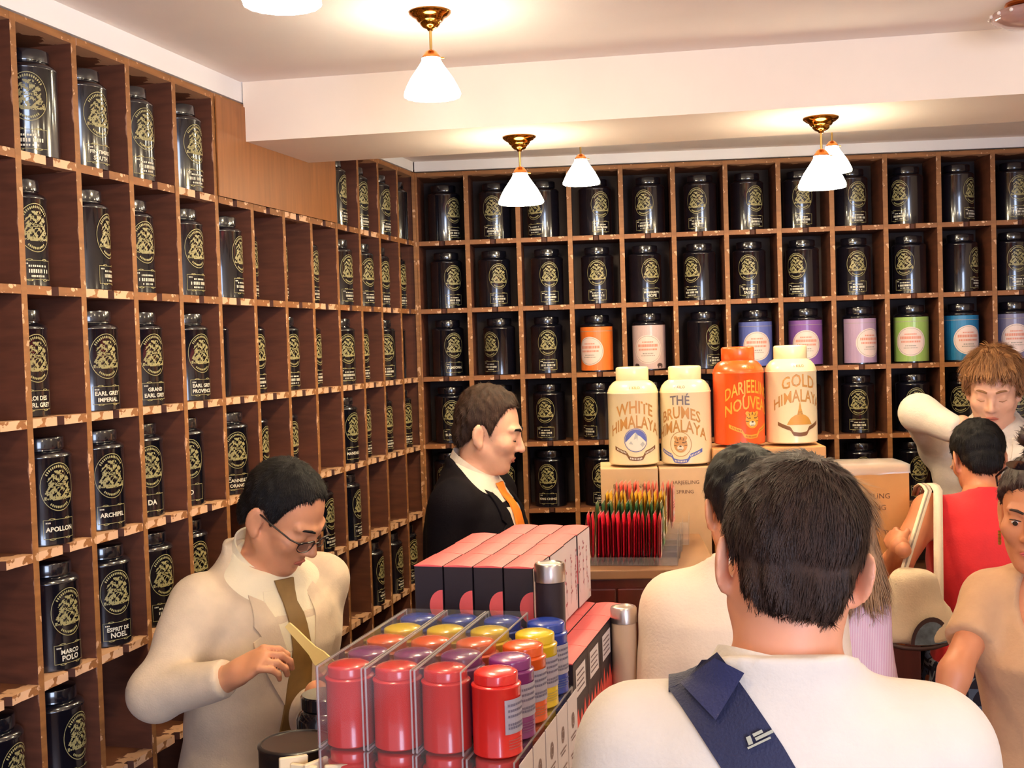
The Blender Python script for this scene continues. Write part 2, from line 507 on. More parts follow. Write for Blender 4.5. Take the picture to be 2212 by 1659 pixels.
def wrap_mesh(rgb, name, elephants=False):
    mt = M('wrap_label_' + name.replace(' ', '_'), rgb, 0.4, coat=0.3)
    g = G(); fn = cyl(TR, 0, .0008); fn2 = cyl(TR, 0, .0014); fn3 = cyl(TR, 0, .0019)
    h = TR * math.radians(100)
    bar2d(g, -h, h, .006, .176, fn, 0, 24)
    disc2d(g, 0, .082, .056, .056, fn2, 1, n=40)
    disc2d(g, 0, .082, .052, .052, fn3, 3, r0=.97, n=40)
    r = random.Random(len(name))
    for (y, hh, w, k) in ((.108, .005, .022, 2), (.092, .010, .040, 2), (.078, .007, .036, 2), (.064, .004, .020, 3), (.056, .003, .026, 3)):
        x = -w
        while x < w:
            d = r.uniform(.003, .006); bar2d(g, x, min(w, x + d), y, y + hh, fn3, k); x += d + .0016
    if elephants:
        for sx in (-.047, .047):
            body = [(-.012, .014), (-.011, .024), (-.004, .028), (.006, .027), (.011, .023), (.014, .014), (.012, .010), (.0115, .018), (.009, .019), (.008, .009), (.0045, .009), (.004, .016), (-.004, .016), (-.0045, .009), (-.008, .009), (-.0085, .017)]
            poly2d(g, [(sx + x, y) for x, y in body[::-1]], cyl(TR, 0, .0024), 4)
    else:
        bar2d(g, -h * .96, h * .96, .158, .160, fn2, 3, 24)
    return g.me('wrap_label', [mt, m_disc, m_red, m_grey, M('label_dark_print', (70, 50, 50), .6)])

TINS = [(0,0,11,-2.276,0.068,300.0),(0,0,10,-2.092,0.071,339.0),(0,0,9,-1.9,0.071,336.0),(0,0,8,-1.676,0.068,340.0),(0,0,3,-0.7,0.071,351.0),(0,0,2,-0.5,0.071,335.0),(0,0,1,-0.284,0.068,339.0),(0,0,0,-0.084,0.068,271.0),(0,1,11,-2.3,0.089,335.0),(0,1,10,-2.1,0.074,2.0),(0,1,9,-1.9,0.083,336.0),(0,1,8,-1.684,0.071,339.0),(0,1,7,-1.476,0.068,356.0),(0,1,6,-1.3,0.11,355.0),(0,1,5,-1.1,0.11,354.0),(0,1,4,-0.9,0.095,351.0),(0,1,3,-0.676,0.068,337.0),(0,1,2,-0.476,0.068,331.0),(0,1,1,-0.3,0.074,334.0),(0,1,0,-0.1,0.08,339.0),(0,2,11,-2.3,0.101,336.0),(0,2,10,-2.092,0.068,329.0),(0,2,9,-1.9,0.071,334.0),(0,2,8,-1.676,0.071,334.0),(0,2,7,-1.5,0.104,357.0),(0,2,6,-1.3,0.095,333.0),(0,2,5,-1.1,0.08,331.0),(0,2,4,-0.9,0.095,350.0),(0,2,3,-0.676,0.068,321.0),(0,2,2,-0.5,0.086,333.0),(0,2,1,-0.276,0.068,310.0),(0,2,0,-0.1,0.089,294.0),(0,3,11,-2.284,0.068,330.0),(0,3,10,-2.084,0.071,327.0),(0,3,9,-1.892,0.086,323.0),(0,3,8,-1.7,0.083,315.0),(0,3,7,-1.476,0.071,319.0),(0,3,6,-1.292,0.101,355.0),(0,3,5,-1.092,0.098,338.0),(0,3,3,-0.676,0.068,335.0),(0,3,2,-0.5,0.089,341.0),(0,3,1,-0.3,0.08,334.0),(0,3,0,-0.1,0.074,330.0),(0,4,11,-2.276,0.068,335.0),(0,4,10,-2.076,0.071,324.0),(0,4,9,-1.892,0.071,333.0),(0,4,8,-1.7,0.083,331.0),(0,4,4,-0.9,0.071,344.0),(0,4,3,-0.676,0.068,351.0),(0,5,11,-2.276,0.068,348.0),(0,5,12,-2.476,0.068,351.0),(0,5,5,-1.084,0.068,331.0),(0,5,4,-0.884,0.068,332.0),(0,5,2,-0.476,0.068,350.0),(0,5,1,-0.276,0.068,349.0),(0,5,0,-0.1,0.071,334.0),(1,0,0,0.101,0.085,317.0),(1,0,1,0.305,0.085,264.0),(1,0,2,0.495,0.085,238.0),(1,0,3,0.7,0.085,291.0),(1,0,4,0.909,0.085,250.0),(1,0,5,1.11,0.085,252.0),(1,0,6,1.291,0.085,295.0),(1,0,7,1.493,0.085,272.0),(1,0,8,1.689,0.085,284.0),(1,0,9,1.899,0.085,230.0),(1,0,10,2.089,0.085,311.0),(1,0,11,2.299,0.085,275.0),(1,1,0,0.104,0.085,303.0),(1,1,1,0.295,0.085,290.0),(1,1,2,0.504,0.085,280.0),(1,1,3,0.702,0.085,268.0),(1,1,4,0.889,0.085,291.0),(1,1,5,1.101,0.085,234.0),(1,1,6,1.294,0.085,259.0),(1,1,7,1.498,0.085,239.0),(1,1,8,1.695,0.085,270.0),(1,1,9,1.905,0.085,239.0),(1,1,10,2.099,0.085,318.0),(1,1,11,2.292,0.085,272.0),(1,2,0,0.101,0.085,299.0),(1,2,1,0.307,0.085,237.0),(1,2,2,0.495,0.085,275.0),(1,2,3,0.693,0.085,242.0),(1,2,4,0.897,0.085,263.0),(1,2,5,1.11,0.085,309.0),(1,2,6,1.311,0.085,268.0),(1,2,7,1.504,0.085,263.0),(1,2,8,1.71,0.085,297.0),(1,2,9,1.908,0.085,254.0),(1,2,10,2.097,0.085,279.0),(1,2,11,2.29,0.085,265.0),(1,3,0,0.104,0.085,280.0),(1,3,1,0.301,0.085,282.0),(1,3,2,0.497,0.085,255.0),(1,3,3,0.693,0.085,229.0),(1,3,4,0.898,0.085,259.0),(1,3,5,1.099,0.085,257.0),(1,3,6,1.294,0.085,255.0),(1,3,7,1.495,0.085,258.0),(1,3,8,1.699,0.085,261.0),(1,3,9,1.909,0.085,269.0),(1,3,10,2.102,0.085,243.0),(1,3,11,2.295,0.085,265.0),(1,4,0,0.095,0.085,254.0),(1,4,1,0.299,0.085,294.0),(1,4,2,0.493,0.085,261.0),(1,4,3,0.693,0.085,274.0),(1,4,4,0.9,0.085,251.0),(1,4,5,1.09,0.085,259.0),(1,4,6,1.3,0.085,245.0),(1,4,7,1.497,0.085,251.0),(1,4,8,1.705,0.085,268.0),(1,4,9,1.906,0.085,280.0),(1,4,10,2.105,0.085,253.0),(1,4,11,2.305,0.085,252.0)]
for (w, r, c, xl, rec, ang) in TINS:
    z = ZS[r + 1] + 0.0005
    if w == 0:
        p = DL * (-xl) - NL * rec
        where = 'left wall shelves'; cw = 'column from the corner'
    else:
        p = np.array([xl, rec, 0.0])
        where = 'back wall shelves'; cw = 'column from the left corner'
    nm = NAMES.get((w, r, c))
    wl = WRAPS.get(c) if (w == 1 and r == 2) else None
    if wl:
        lab = 'tea tin with %s paper wrap and pale roundel label on the back wall' % wl[3]
    elif nm and (w, r, c) not in ((0, 3, 9), (0, 3, 8), (0, 0, 10)):
        lab = 'black tea tin lettered %s with gold crest on the %s' % (' '.join(nm), where)
    else:
        lab = 'black crested tea tin, %s, %s row down, %s %s' % (where, NUMW[r], NUMW[c], cw)
    o = add('tea_tin', TIN_B, None, (p[0], p[1], z), math.radians(ang + 90), lab, 'tin', 'tea tins on the ' + where)
    add('lid', TIN_L, o)
    if wl:
        add('wrap_label', wrap_mesh(wl[:3], wl[3], c == 4), o)
    elif not (w == 0 and r == 2 and c == 7):
        add('crest', CREST, o)
        add('name_plate', plate_mesh(TR, nm) if nm else BLANKS[(r * 3 + c) % 8], o)

# ------------------------------------------------------------------ ceiling lamps
m_brass = M('polished_brass', (190, 130, 50), 0.12, 1.0)
m_rod = M('brushed_brass_rod', (200, 165, 100), 0.3, 1.0)
m_opal = emit('lit_opal_glass', (1.0, 0.90, 0.68), SHADE_E)
m_gall = M('copper_gallery', (200, 120, 60), 0.25, 1.0)
def lamp(x, y, z, label):
    root = add('pendant_lamp', None, loc=(x, y, z), label=label, cat='lamp', group='opal glass ceiling lamps')
    g = G(); g.lathe([(.0, 0), (.046, 0), (.047, -.002), (.046, -.005), (.038, -.011), (.031, -.015), (.0295, -.019), (.026, -.022), (.023, -.023), (.022, -.028), (.016, -.034), (.008, -.037), (.006, -.041), (0, -.042)], 36)
    add('ceiling_rose', g.me('ceiling_rose', [m_brass], True, 40), root)
    g = G(); g.tube([(0, 0, -.04), (0, 0, -.088)], .0032, 12); add('rod', g.me('rod', [m_rod], True, 50), root)
    g = G(); g.lathe([(.0, -.083), (.008, -.084), (.013, -.088), (.018, -.095), (.0205, -.099), (.0205, -.103), (.0, -.103)], 28)
    go = add('gallery', g.me('gallery', [m_gall], True, 45), root)
    g = G(); g.tube([(.0205, 0, -.101), (.029, 0, -.1015)], .0017, 8); add('thumbscrew', g.me('thumbscrew', [m_brass]), go)
    sc = lambda a, zz: 1 + (0.018 * math.cos(16 * a) if zz < -.17 else 0)
    pr = [(.021, -.102), (.0215, -.108), (.027, -.117), (.036, -.130), (.047, -.146), (.056, -.163), (.062, -.178), (.0625, -.183), (.0605, -.1865)]
    g = G(); g.lathe(pr + [(r - .0025, zz) for r, zz in pr[::-1]], 48, rmod=sc)
    add('glass_shade', g.me('glass_shade', [m_opal], True), root)
    l = bpy.data.lights.new('lamp_bulb', 'POINT'); l.energy = LAMP_W; l.color = LAMP_COL; l.shadow_soft_size = .03
    lo = bpy.data.objects.new('lamp_bulb', l); COL.objects.link(lo); lo.parent = root; lo.location = (0, 0, -.178)
    return root
lamp(0.344, -1.996, ZC, 'lit white glass pendant lamp in front of the beam, largest in view')
lamp(0.492, -1.300, ZB, 'lit pendant lamp with brass rose under the beam, above the black suit')
lamp(1.302, -1.395, ZB, 'lit pendant lamp with brass rose under the beam, on the right')
lamp(0.655, -0.555, ZK, 'small lit pendant lamp behind the beam, left of centre')
lamp(1.485, -0.610, ZK, 'lit pendant lamp behind the beam, partly hidden by the right lamp')
lamp(0.206, -2.745, ZC, 'lit pendant lamp cut off by the top edge of the photo')

# unlit scalloped fitting cut off by the top right corner
pf = at(2222, 6, 2.70)
root = add('ceiling_fitting', None, loc=(pf[0], pf[1], ZC), label='unlit scalloped glass ceiling fitting cut off by the top right corner', cat='lamp')
g = G(); g.lathe([(.0, 0), (.05, 0), (.052, -.006), (.046, -.012), (0, -.012)], 32); add('ceiling_plate', g.me('ceiling_plate', [m_gall], True, 40), root)
g = G(); g.lathe([(.048, -.012), (.074, -.020), (.080, -.028), (.074, -.040), (.050, -.052), (.018, -.058), (0, -.059)], 64, rmod=lambda a, z: 1 + .03 * abs(math.cos(8 * a)) * (1 if -.05 < z < -.015 else 0)); fo = add('glass_dish', g.me('glass_dish', [M('smoky_pink_glass', (176, 136, 126), .18, coat=.4)], True), root)
for k in range(16):
    a = pi * k / 8
    g = G(); g.lathe([(.0045 * math.sin(t), .0045 * math.cos(t)) for t in np.linspace(0, pi, 7)], 10, c=(.083 * math.cos(a), .083 * math.sin(a), -.029))
    add('glass_bead', g.me('glass_bead', [M('clear_bead', (240, 225, 215), .1, coat=.5)], True), fo)

# ------------------------------------------------------------------ display counter
A0 = 0.197
CO = np.array([0.530, -2.911, 0.0])
CU = np.array([math.sin(A0), math.cos(A0), 0.0])     # along the counter, away from the photographer
CV = np.array([math.cos(A0), -math.sin(A0), 0.0])    # across it, towards the customers
def cp(s, t, z=0.0):
    p = CO + CU * s + CV * t
    return (p[0], p[1], z)
CRZ = -A0                                            # local x = across (CV), local y = along (CU)
m_cherry = M('dark_cherry_wood', (84, 26, 20), 0.35, var=0.25, vscale=4, stretch=(10, 10, 1.2), coat=0.2)
m_top = M('beige_worktop', (150, 110, 78), 0.5, var=0.08)
m_ply = M('counter_brown_wood', (104, 62, 36), 0.5, var=0.2, vscale=4, stretch=(2, 12, 2))

root = add('display_counter', None, loc=cp(0, 0), rz=CRZ, label='long brown wood display counter under the tins and pink topped boxes', cat='counter')
add('carcass', bevel_box('carcass', -.292, .060, -.06, .98, .0, 1.125, m_ply), root)
add('worktop', bevel_box('worktop', -.300, .068, -.07, .99, 1.1255, 1.153, m_top), root)
root = add('work_ledge', None, loc=cp(0, 0), rz=CRZ, label='lower wooden work ledge behind the counter holding the open canister', cat='counter')
add('board', bevel_box('board', -.56, -.3005, -.10, .42, 1.0, 1.03, m_top), root)
for y in (-.06, .36):
    add('bracket', bevel_box('bracket', -.50, -.302, y, y + .03, .86, .9995, m_ply), root)

# riser with the packet racks, and the counter that runs along the back
root = add('rack_riser', None, loc=(0, 0, 0), label='dark cherry wood riser cabinet with beige top under the packet racks', cat='cabinet')
add('carcass', bevel_box('carcass', .60, .955, -1.805, -1.30, 0, 1.312, m_cherry), root)
add('worktop', bevel_box('worktop', .592, .963, -1.815, -1.297, 1.3125, 1.334, m_top), root)
for i in range(3):
    add('door', bevel_box('door', .61 + i * .114, .720 + i * .114, -1.815, -1.8055, .1, 1.29, m_cherry), root)
root = add('back_counter', None, loc=(0, 0, 0), label='dark cherry wood counter along the back carrying kraft cartons and canisters', cat='counter')
add('carcass', bevel_box('carcass', .64, 1.565, -1.285, -.86, 0, 1.172, m_cherry), root)
add('worktop', bevel_box('worktop', .63, 1.575, -1.292, -.85, 1.1725, 1.1995, m_top), root)

# ------------------------------------------------------------------ small coloured tins in clear boxes
def clear_mat(name, tint=(1, 1, 1), refl=0.10, haze=0.10):
    mt = bpy.data.materials.new(name); mt.use_nodes = True; nt = mt.node_tree
    for n in list(nt.nodes):
        if n.type != 'OUTPUT_MATERIAL': nt.nodes.remove(n)
    out = [n for n in nt.nodes if n.type == 'OUTPUT_MATERIAL'][0]
    tr = nt.nodes.new('ShaderNodeBsdfTransparent'); tr.inputs[0].default_value = (*tint, 1)
    gl = nt.nodes.new('ShaderNodeBsdfGlossy'); gl.inputs['Roughness'].default_value = 0.08
    df = nt.nodes.new('ShaderNodeBsdfDiffuse'); df.inputs[0].default_value = (.9, .85, .82, 1)
    fr = nt.nodes.new('ShaderNodeLayerWeight'); fr.inputs[0].default_value = 0.35
    ma = nt.nodes.new('ShaderNodeMath'); ma.operation = 'MULTIPLY_ADD'; ma.inputs[1].default_value = 0.55; ma.inputs[2].default_value = refl * .4
    nt.links.new(fr.outputs['Fresnel'], ma.inputs[0])
    m1 = nt.nodes.new('ShaderNodeMixShader'); nt.links.new(ma.outputs[0], m1.inputs[0])
    nt.links.new(tr.outputs[0], m1.inputs[1]); nt.links.new(gl.outputs[0], m1.inputs[2])
    m2 = nt.nodes.new('ShaderNodeMixShader'); m2.inputs[0].default_value = haze
    nt.links.new(m1.outputs[0], m2.inputs[1]); nt.links.new(df.outputs[0], m2.inputs[2])
    nt.links.new(m2.outputs[0], out.inputs[0])
    MATS[name] = mt
    return mt
m_clear = clear_mat('clear_plastic', haze=.035)
m_fold = clear_mat('clear_plastic_fold', haze=.42)
m_film = clear_mat('crinkled_film', haze=.3)
SR = 0.0365
def small_tin_meshes(rgb, name):
    mt = M('tin_lacquer_' + name, rgb, 0.25, coat=0.5)
    g = G(); g.lathe([(0, 0), (.035, 0), (SR, .0015), (SR, .003), (SR - .0005, .004), (SR - .0005, .097), (SR + .0004, .0985), (SR + .0004, .1005), (SR - .001, .102), (.0325, .103), (.031, .104)], 36)
    body = g.me('small_tin', [mt], True, 40)
    g = G(); g.lathe([(.0315, .1038), (.0325, .1045), (.0325, .1165), (.0315, .1185), (.029, .1195), (.024, .1215), (.012, .1228), (0, .1230)], 32)
    lid = g.me('lid', [mt], True, 50)
    g = G(); fn = cyl(SR, 0, .0005); fn2 = cyl(SR, 0, .0009); h = .021
    bar2d(g, -h, h, .034, .084, fn, 0, 10)
    r = random.Random(name)
    for y in (.074, .066, .058, .046, .041):
        x = -.016
        while x < .015:
            d = r.uniform(.002, .004); bar2d(g, x, x + d, y, y + .0035, fn2, 1); x += d + .001
    for k in range(4):
        bar2d(g, -.016, .010 + .006 * (k % 2), .012 + k * .004, .0135 + k * .004, fn, 2, 4)
    return body, lid, g.me('paper_label', [M('tin_label_grey', (176, 172, 190), .5), M('tin_label_print', (120, 116, 140), .5), M('tin_print_' + name, tuple(min(255, v * .55 + 70) for v in rgb), .5)])
TCOL = [('red', (226, 42, 36)), ('purple', (132, 44, 120)), ('orange', (232, 92, 24)), ('yellow', (226, 196, 30)), ('blue', (30, 62, 168))]
STIN = [small_tin_meshes(c, n) for n, c in TCOL]
def small_tin(k, s, t, z, ry, lab, grp):
    o = add('small_tin', STIN[k][0], None, cp(s, t, z), ry, lab, 'tin', grp)
    add('lid', STIN[k][1], o); add('paper_label', STIN[k][2], o)
    return o
def clear_box(s0, s1, t, z, w, h, lab, grp=None, card=None):
    o = add('clear_box', None, loc=cp(s0, t, z), rz=CRZ, label=lab, cat='box', group=grp)
    L = s1 - s0
    g = G(); g.box(-w / 2, w / 2, 0, L, 0, h); add('clear_sleeve', g.me('clear_sleeve', [m_clear]), o)
    g = G(); e = .0022
    for x in (-w / 2 + e, w / 2 - e):
        for zz in (e, h - e):
            g.box(x - e / 2, x + e / 2, e, L - e, zz - e / 2, zz + e / 2)
        for yy in (e, L - e):
            g.box(x - e / 2, x + e / 2, yy - e / 2, yy + e / 2, e, h - e)
    add('folded_edge', g.me('folded_edge', [m_fold]), o)
    return o
TP = 0.0775
Z1, Z2 = 1.1545, 1.2825
LT = 0.123
# upper layer: loose row on the right, three clear boxes of five tins on its left
for k in range(5):
    small_tin(k, k * TP, 0.0, Z2, math.radians(56), 'loose %s tea tin with grey label standing right of the clear boxes' % TCOL[k][0], 'loose coloured tea tins')
ORD = ['left', 'middle', 'right']
for i, t in enumerate((-.232, -.1555, -.079)):
    s0 = .004 - (2 - i) * .002
    clear_box(s0 - .0385, s0 + 4 * TP + .0385, t, Z2 - .0015, .0755, .1265, '%s clear plastic box of five tins in the upper layer' % ['leftmost', 'middle', 'rightmost'][i], 'clear boxes of tins, upper layer')
    for k in range(5):
        small_tin(k, s0 + k * TP, t, Z2 + .0005, math.radians(15 * i - 20 + 160), '%s tea tin inside the %s clear box of the upper layer' % (TCOL[k][0], ['leftmost', 'middle', 'rightmost'][i]), 'tins in the upper clear boxes')
# lower layer: four clear boxes with white card sides towards the customers
m_card = M('white_card', (226, 216, 216), 0.6, var=.03)
m_cardp = M('grey_brown_print', (140, 116, 110), 0.6)
for i, t in enumerate((-.232, -.1555, -.079, -.0015)):
    s0 = .0
    clear_box(s0 - .0385, s0 + 4 * TP + .0385, t, Z1, .0755, .1265, 'clear plastic box in the lower layer, %s' % ['leftmost', 'second from the left', 'third from the left', 'rightmost, under the loose tins'][i], 'clear boxes of tins, lower layer')
    for k in range(5):
        if k == 0 or i == 3:
            small_tin(k, s0 + k * TP, t, Z1 + .001, math.radians(160 if i < 3 else 200), '%s tea tin inside the lower clear box, %s' % (TCOL[k][0], ['leftmost', 'second from the left', 'third from the left', 'rightmost'][i]), 'tins in the lower clear boxes')
for k in range(5):
    s = k * TP
    o = add('white_card', None, loc=cp(s, .0415, Z1), rz=CRZ, label='white printed card on the lower tier side, %s from the front' % NUMW[k], cat='card', group='white cards along the counter side')
    add('sheet', bevel_box('sheet', -.0005, .0012, -.036, .036, .002, .122, m_card, .0004, 1), o)
    g = G(); fn = lambda y, h: (.0017, y, h)
    disc2d(g, 0, .078, .011, .014, fn, 0, n=14, r0=.55); disc2d(g, 0, .078, .005, .006, fn, 0, n=8)
    for yy, w in ((.052, .022), (.046, .015), (.022, .025), (.016, .018)): bar2d(g, -w, w, yy, yy + .003, fn)
    add('print', g.me('print', [m_cardp]), o)
o = add('price_tag', None, loc=cp(-.045, -.008, 1.232), rz=CRZ, label='small pale round topped tag hanging on the lowest red tin box', cat='tag')
g = G(); g.prism([(.012 * math.cos(a), .012 * math.sin(a)) for a in np.linspace(0, pi, 12)] + [(-.012, -.03), (.012, -.03)], 0, .001)
me = mesh('tag_card', [(x, -z, y) for x, y, z in g.v], g.f, [M('tag_pale_card', (236, 200, 180), .6)]); add('tag_card', me, o)

# ------------------------------------------------------------------ black cartons with pink tops
m_blk = M('black_card', (40, 30, 38), 0.45, var=.05)
m_pink = M('coral_pink_card', (238, 100, 102), 0.5, var=.04)
m_flower = M('white_flower_card', (232, 222, 222), 0.5, var=.04)
m_blos = M('faded_blossom_print', (186, 110, 120), 0.6)
m_twig = M('twig_print', (120, 100, 104), 0.6)
m_coral = M('coral_red_print', (236, 84, 70), 0.5)
BW, BD, BH = .0555, .1215, .158
def carton(s, t, z, lab, grp, kind, rot=0.0, tab=True, seed=0):
    o = add('tea_carton', None, loc=cp(s, t, z), rz=CRZ + rot, label=lab, cat='carton', group=grp)
    w, d, h = BW, BD, BH
    bmx = bmesh.new()
    bev = bevel_box('carton_body', -w / 2 + .0003, w / 2 - .0003, .0003, d - .0003, 0, h - .002, m_blk, .0008, 1)
    add('carton_body', bev, o)
    g = G(); n = 6                              # softly bowed pink lid
    A = []
    for i in range(n + 1):
        x = -w / 2 + .0002 + (w - .0004) * i / n
        A.append([(x, y, h - .0018 + .0035 * math.sin(pi * i / n) * (1 if 0 < y < d else .6)) for y in (0.0, d / 3, 2 * d / 3, d)])
    for i in range(n): g.quadstrip(A[i + 1], A[i])
    for yy, k in ((0.0, 0), (d, 3)):
        g.poly(([A[0][k]] + [(-w / 2, yy, h - .0035), (w / 2, yy, h - .0035)] + [A[i][k] for i in range(n, 0, -1)])[::(1 if k == 0 else -1)])
    add('pink_lid', g.me('pink_lid', [m_pink], True, 50), o)
    r = random.Random(seed); fn = lambda y, hh: (w / 2 + .0004, y, hh); fn2 = lambda y, hh: (w / 2 + .0008, y, hh)
    g = G()
    if kind == 'flower' and seed % 4 != 3:
        bar2d(g, .0005, d - .0005, .001, h - .004, fn, 3)
    elif kind == 'flower':
        bar2d(g, .0005, d - .0005, .001, h - .004, fn, 0)
        for k in range(4):
            x = r.uniform(.01, d - .01); y = r.uniform(.005, .04)
            P = [(x, y)]
            for q in range(5): P.append((P[-1][0] + r.uniform(-.008, .010), P[-1][1] + r.uniform(.012, .025)))
            for a, b in zip(P[:-1], P[1:]):
                if max(a[1], b[1]) < h - .01 and 0 < min(a[0], b[0]) and max(a[0], b[0]) < d:
                    g.poly([fn2(a[0] - .0006, a[1]), fn2(a[0] + .0006, a[1]), fn2(b[0] + .0004, b[1]), fn2(b[0] - .0004, b[1])], 2)
            for q in P[1:]:
                for _ in range(2):
                    cx, cy = q[0] + r.uniform(-.006, .006), q[1] + r.uniform(-.006, .006)
                    if .006 < cx < d - .006 and .006 < cy < h - .012: disc2d(g, cx, cy, r.uniform(.002, .005), r.uniform(.002, .004), fn2, 1, n=8)
    else:
        bar2d(g, .0005, d - .0005, .001, h - .004, fn, 3)
        bar2d(g, .02, d - .02, h * .56, h * .88, fn2, 0)
        P = [(.001, .001), (d - .001, .001)]
        top = []
        for q in range(9): top.append((d - .001 - (d - .002) * q / 8, h * (.24 if q % 2 else r.uniform(.36, .5))))
        for q in range(8):
            a, b = top[q], top[q + 1]
            g.poly([fn2(b[0], .001), fn2(a[0], .001), fn2(*a), fn2(*b)], 4)
        for q in range(4): bar2d(g, .028, d - .03 - .006 * (q % 2), h * (.62 + .06 * q), h * (.62 + .06 * q) + .003, lambda y, hh: (w / 2 + .0012, y, hh), 2)
    add('side_print', g.me('side_print', [m_flower, m_blos, m_twig, m_blk, m_coral]), o)
    if tab:                                     # half-round pink thumb cut in the front
        g = G(); g.poly([(w / 2 - .0006 + .026 * math.cos(a), -.0006, .082 + .030 * math.sin(a)) for a in np.linspace(pi / 2, 3 * pi / 2, 16)])
        add('pink_thumb_cut', g.me('pink_thumb_cut', [m_pink]), o)
    return o
ZL, ZU = 1.1545, 1.3165
for c in range(4):
    for r in range(4):
        if c == 0 and r == 3: continue
        carton(.415 + r * (BD + .0016), -.2475 + c * (BW + .0022) + (.001 if r % 2 else -.001), ZU,
               'black carton with pink lid, upper stack, %s row back, %s column from left' % (NUMW[r], NUMW[c]), 'pink lidded black cartons, upper stack', 'flower', random.uniform(-.004, .004), True, r * 4 + c)
for c in range(4):
    for r in range(4):
        carton(.376 + r * (BD + .0016), -.171 + c * (BW + .0022), ZL, 'pink lidded carton, lower tier, %s row back, %s column from left' % (NUMW[r], NUMW[c]), 'pink lidded cartons, lower tier', 'drip', 0, False, 40 + r * 4 + c)

# slim tins with silver caps
m_steel = M('satin_silver_cap', (205, 195, 190), 0.28, 1.0)
def slim_tin(s, t, z, h, r, mat, lab):
    o = add('slim_tin', None, loc=cp(s, t, z), label=lab, cat='tin')
    g = G(); g.lathe([(0, 0), (r - .001, 0), (r, .001), (r, h - .034), (r - .001, h - .033)], 32); add('can', g.me('can', [mat], True, 40), o)
    g = G(); g.lathe([(r + .0006, h - .0335), (r + .0012, h - .033), (r + .0012, h - .004), (r - .001, h - .0008), (r - .004, h), (r - .006, h - .002), (0, h - .002)], 32); add('silver_cap', g.me('silver_cap', [m_steel], True, 35), o)
    return o
slim_tin(.400, -.013, ZU, .170, .0265, M('matt_black_tin', (44, 32, 42), .4), 'slim black tin with silver cap standing right of the black cartons')
slim_tin(.745, .056, 1.1535, .180, .026, M('beige_tin_paper', (198, 168, 140), .5, var=.06), 'slim beige tin with silver cap beside the pink lidded cartons')

# ------------------------------------------------------------------ canister on the work ledge, paper sachets, scoop
def lathe_thing(name, loc, parts, lab, cat, rz=0):
    o = add(name, None, loc=loc, rz=rz, label=lab, cat=cat)
    for pn, prof, mat, n in parts:
        g = G(); g.lathe(prof, n); add(pn, g.me(pn, [mat], True, 40), o)
    return o
m_lidtop = M('worn_black_lid', (34, 28, 28), 0.32, coat=.3, var=.2)
pz = at(640, 1597, 1.97)
lathe_thing('tea_canister', (pz[0], pz[1], 1.0305), [
    ('can', [(0, 0), (.078, 0), (.08, .002), (.08, .135), (.0815, .137), (.0815, .14), (.079, .143), (.071, .155), (.062, .162), (.059, .165)], m_tin, 48),
    ('lid', [(.0605, .1655), (.0625, .167), (.0625, .195), (.0635, .197), (.0635, .201), (.0615, .203), (.058, .2035), (.056, .2015), (.02, .2005), (0, .2003)], m_lidtop, 48)],
    'large black canister with recessed lid in front of the linen jacket', 'canister')
pz = at(712, 1590, 2.26)
lathe_thing('tea_canister', (pz[0] - .005, pz[1], 1.0305), [
    ('can', [(0, 0), (.055, 0), (.057, .002), (.057, .155), (.050, .168), (.044, .172)], m_tin, 40),
    ('lid', [(.0455, .1725), (.047, .174), (.047, .195), (.044, .198), (0, .198)], m_tin, 40)],
    'smaller black canister behind the red tins, by his sleeve cuff', 'canister')
m_paper = M('cream_paper', (240, 214, 170), 0.7, var=.04)
for k, (px, py, d, rot, tilt) in enumerate(((622, 1636, 1.80, .5, .12), (652, 1652, 1.79, -.3, .05), (690, 1640, 1.80, .9, -.1), (725, 1652, 1.78, .2, .08))):
    p = at(px, py, d)
    o = add('paper_sachet', bevel_box('paper_sachet', -.022, .022, -.0035, .0035, 0, p[2] - 1.0305, m_paper, .0015, 1), None, (p[0], p[1], 1.031), rot,
            'cream paper sachet standing before the black canister, %s from the left' % NUMW[k], 'sachet', 'cream paper sachets')
    o.rotation_euler = (0.0, tilt * .3, rot)

# ------------------------------------------------------------------ racks of flat tea packets
m_acr = clear_mat('clear_acrylic', haze=.06)
m_crimp = M('foil_crimp', (232, 216, 200), 0.35)
def packet_meshes(rgb, name):
    mt = M('packet_' + name, rgb, 0.35, var=.06, coat=.2)
    g = G(); L, H, T = .082, .120, .0098
    # pillow-thin pouch, faces +-x, crimped top and bottom
    n = 4
    for sx in (-1, 1):
        rows = []
        for (z, th) in ((0.0, .0004), (.008, .0022), (.022, T / 2), (.094, T / 2), (.113, .0026), (H, .0004)):
            rows.append([(sx * th * (.4 if k in (0, n) else 1), L * k / n, z) for k in range(n + 1)])
        for a, b in zip(rows[:-1], rows[1:]): g.quadstrip(a if sx < 0 else b, b if sx < 0 else a)
    body = g.me('pouch', [mt], True, 50)
    g = G(); P = [(y, H + (.0028 if k % 2 else 0)) for k, y in enumerate(np.linspace(0, L, 15))]
    g.quadstrip([(-.0009, y, H - .007) for y, _ in P], [(0, y, z) for y, z in P]); g.quadstrip([(0, y, z) for y, z in P], [(.0009, y, H - .007) for y, _ in P])
    g.quadstrip([(-.0009, y, .007) for y, _ in P], [(0, y, H - z + .0) for y, z in P]); g.quadstrip([(0, y, H - z) for y, z in P], [(.0009, y, .007) for y, _ in P])
    crimp = g.me('crimped_edge', [m_crimp])
    return body, crimp
PCOL = [('crimson', (224, 48, 74)), ('green', (58, 112, 74)), ('yellow', (226, 186, 60)), ('salmon', (236, 130, 110))]
PK = [packet_meshes(c, n) for n, c in PCOL]
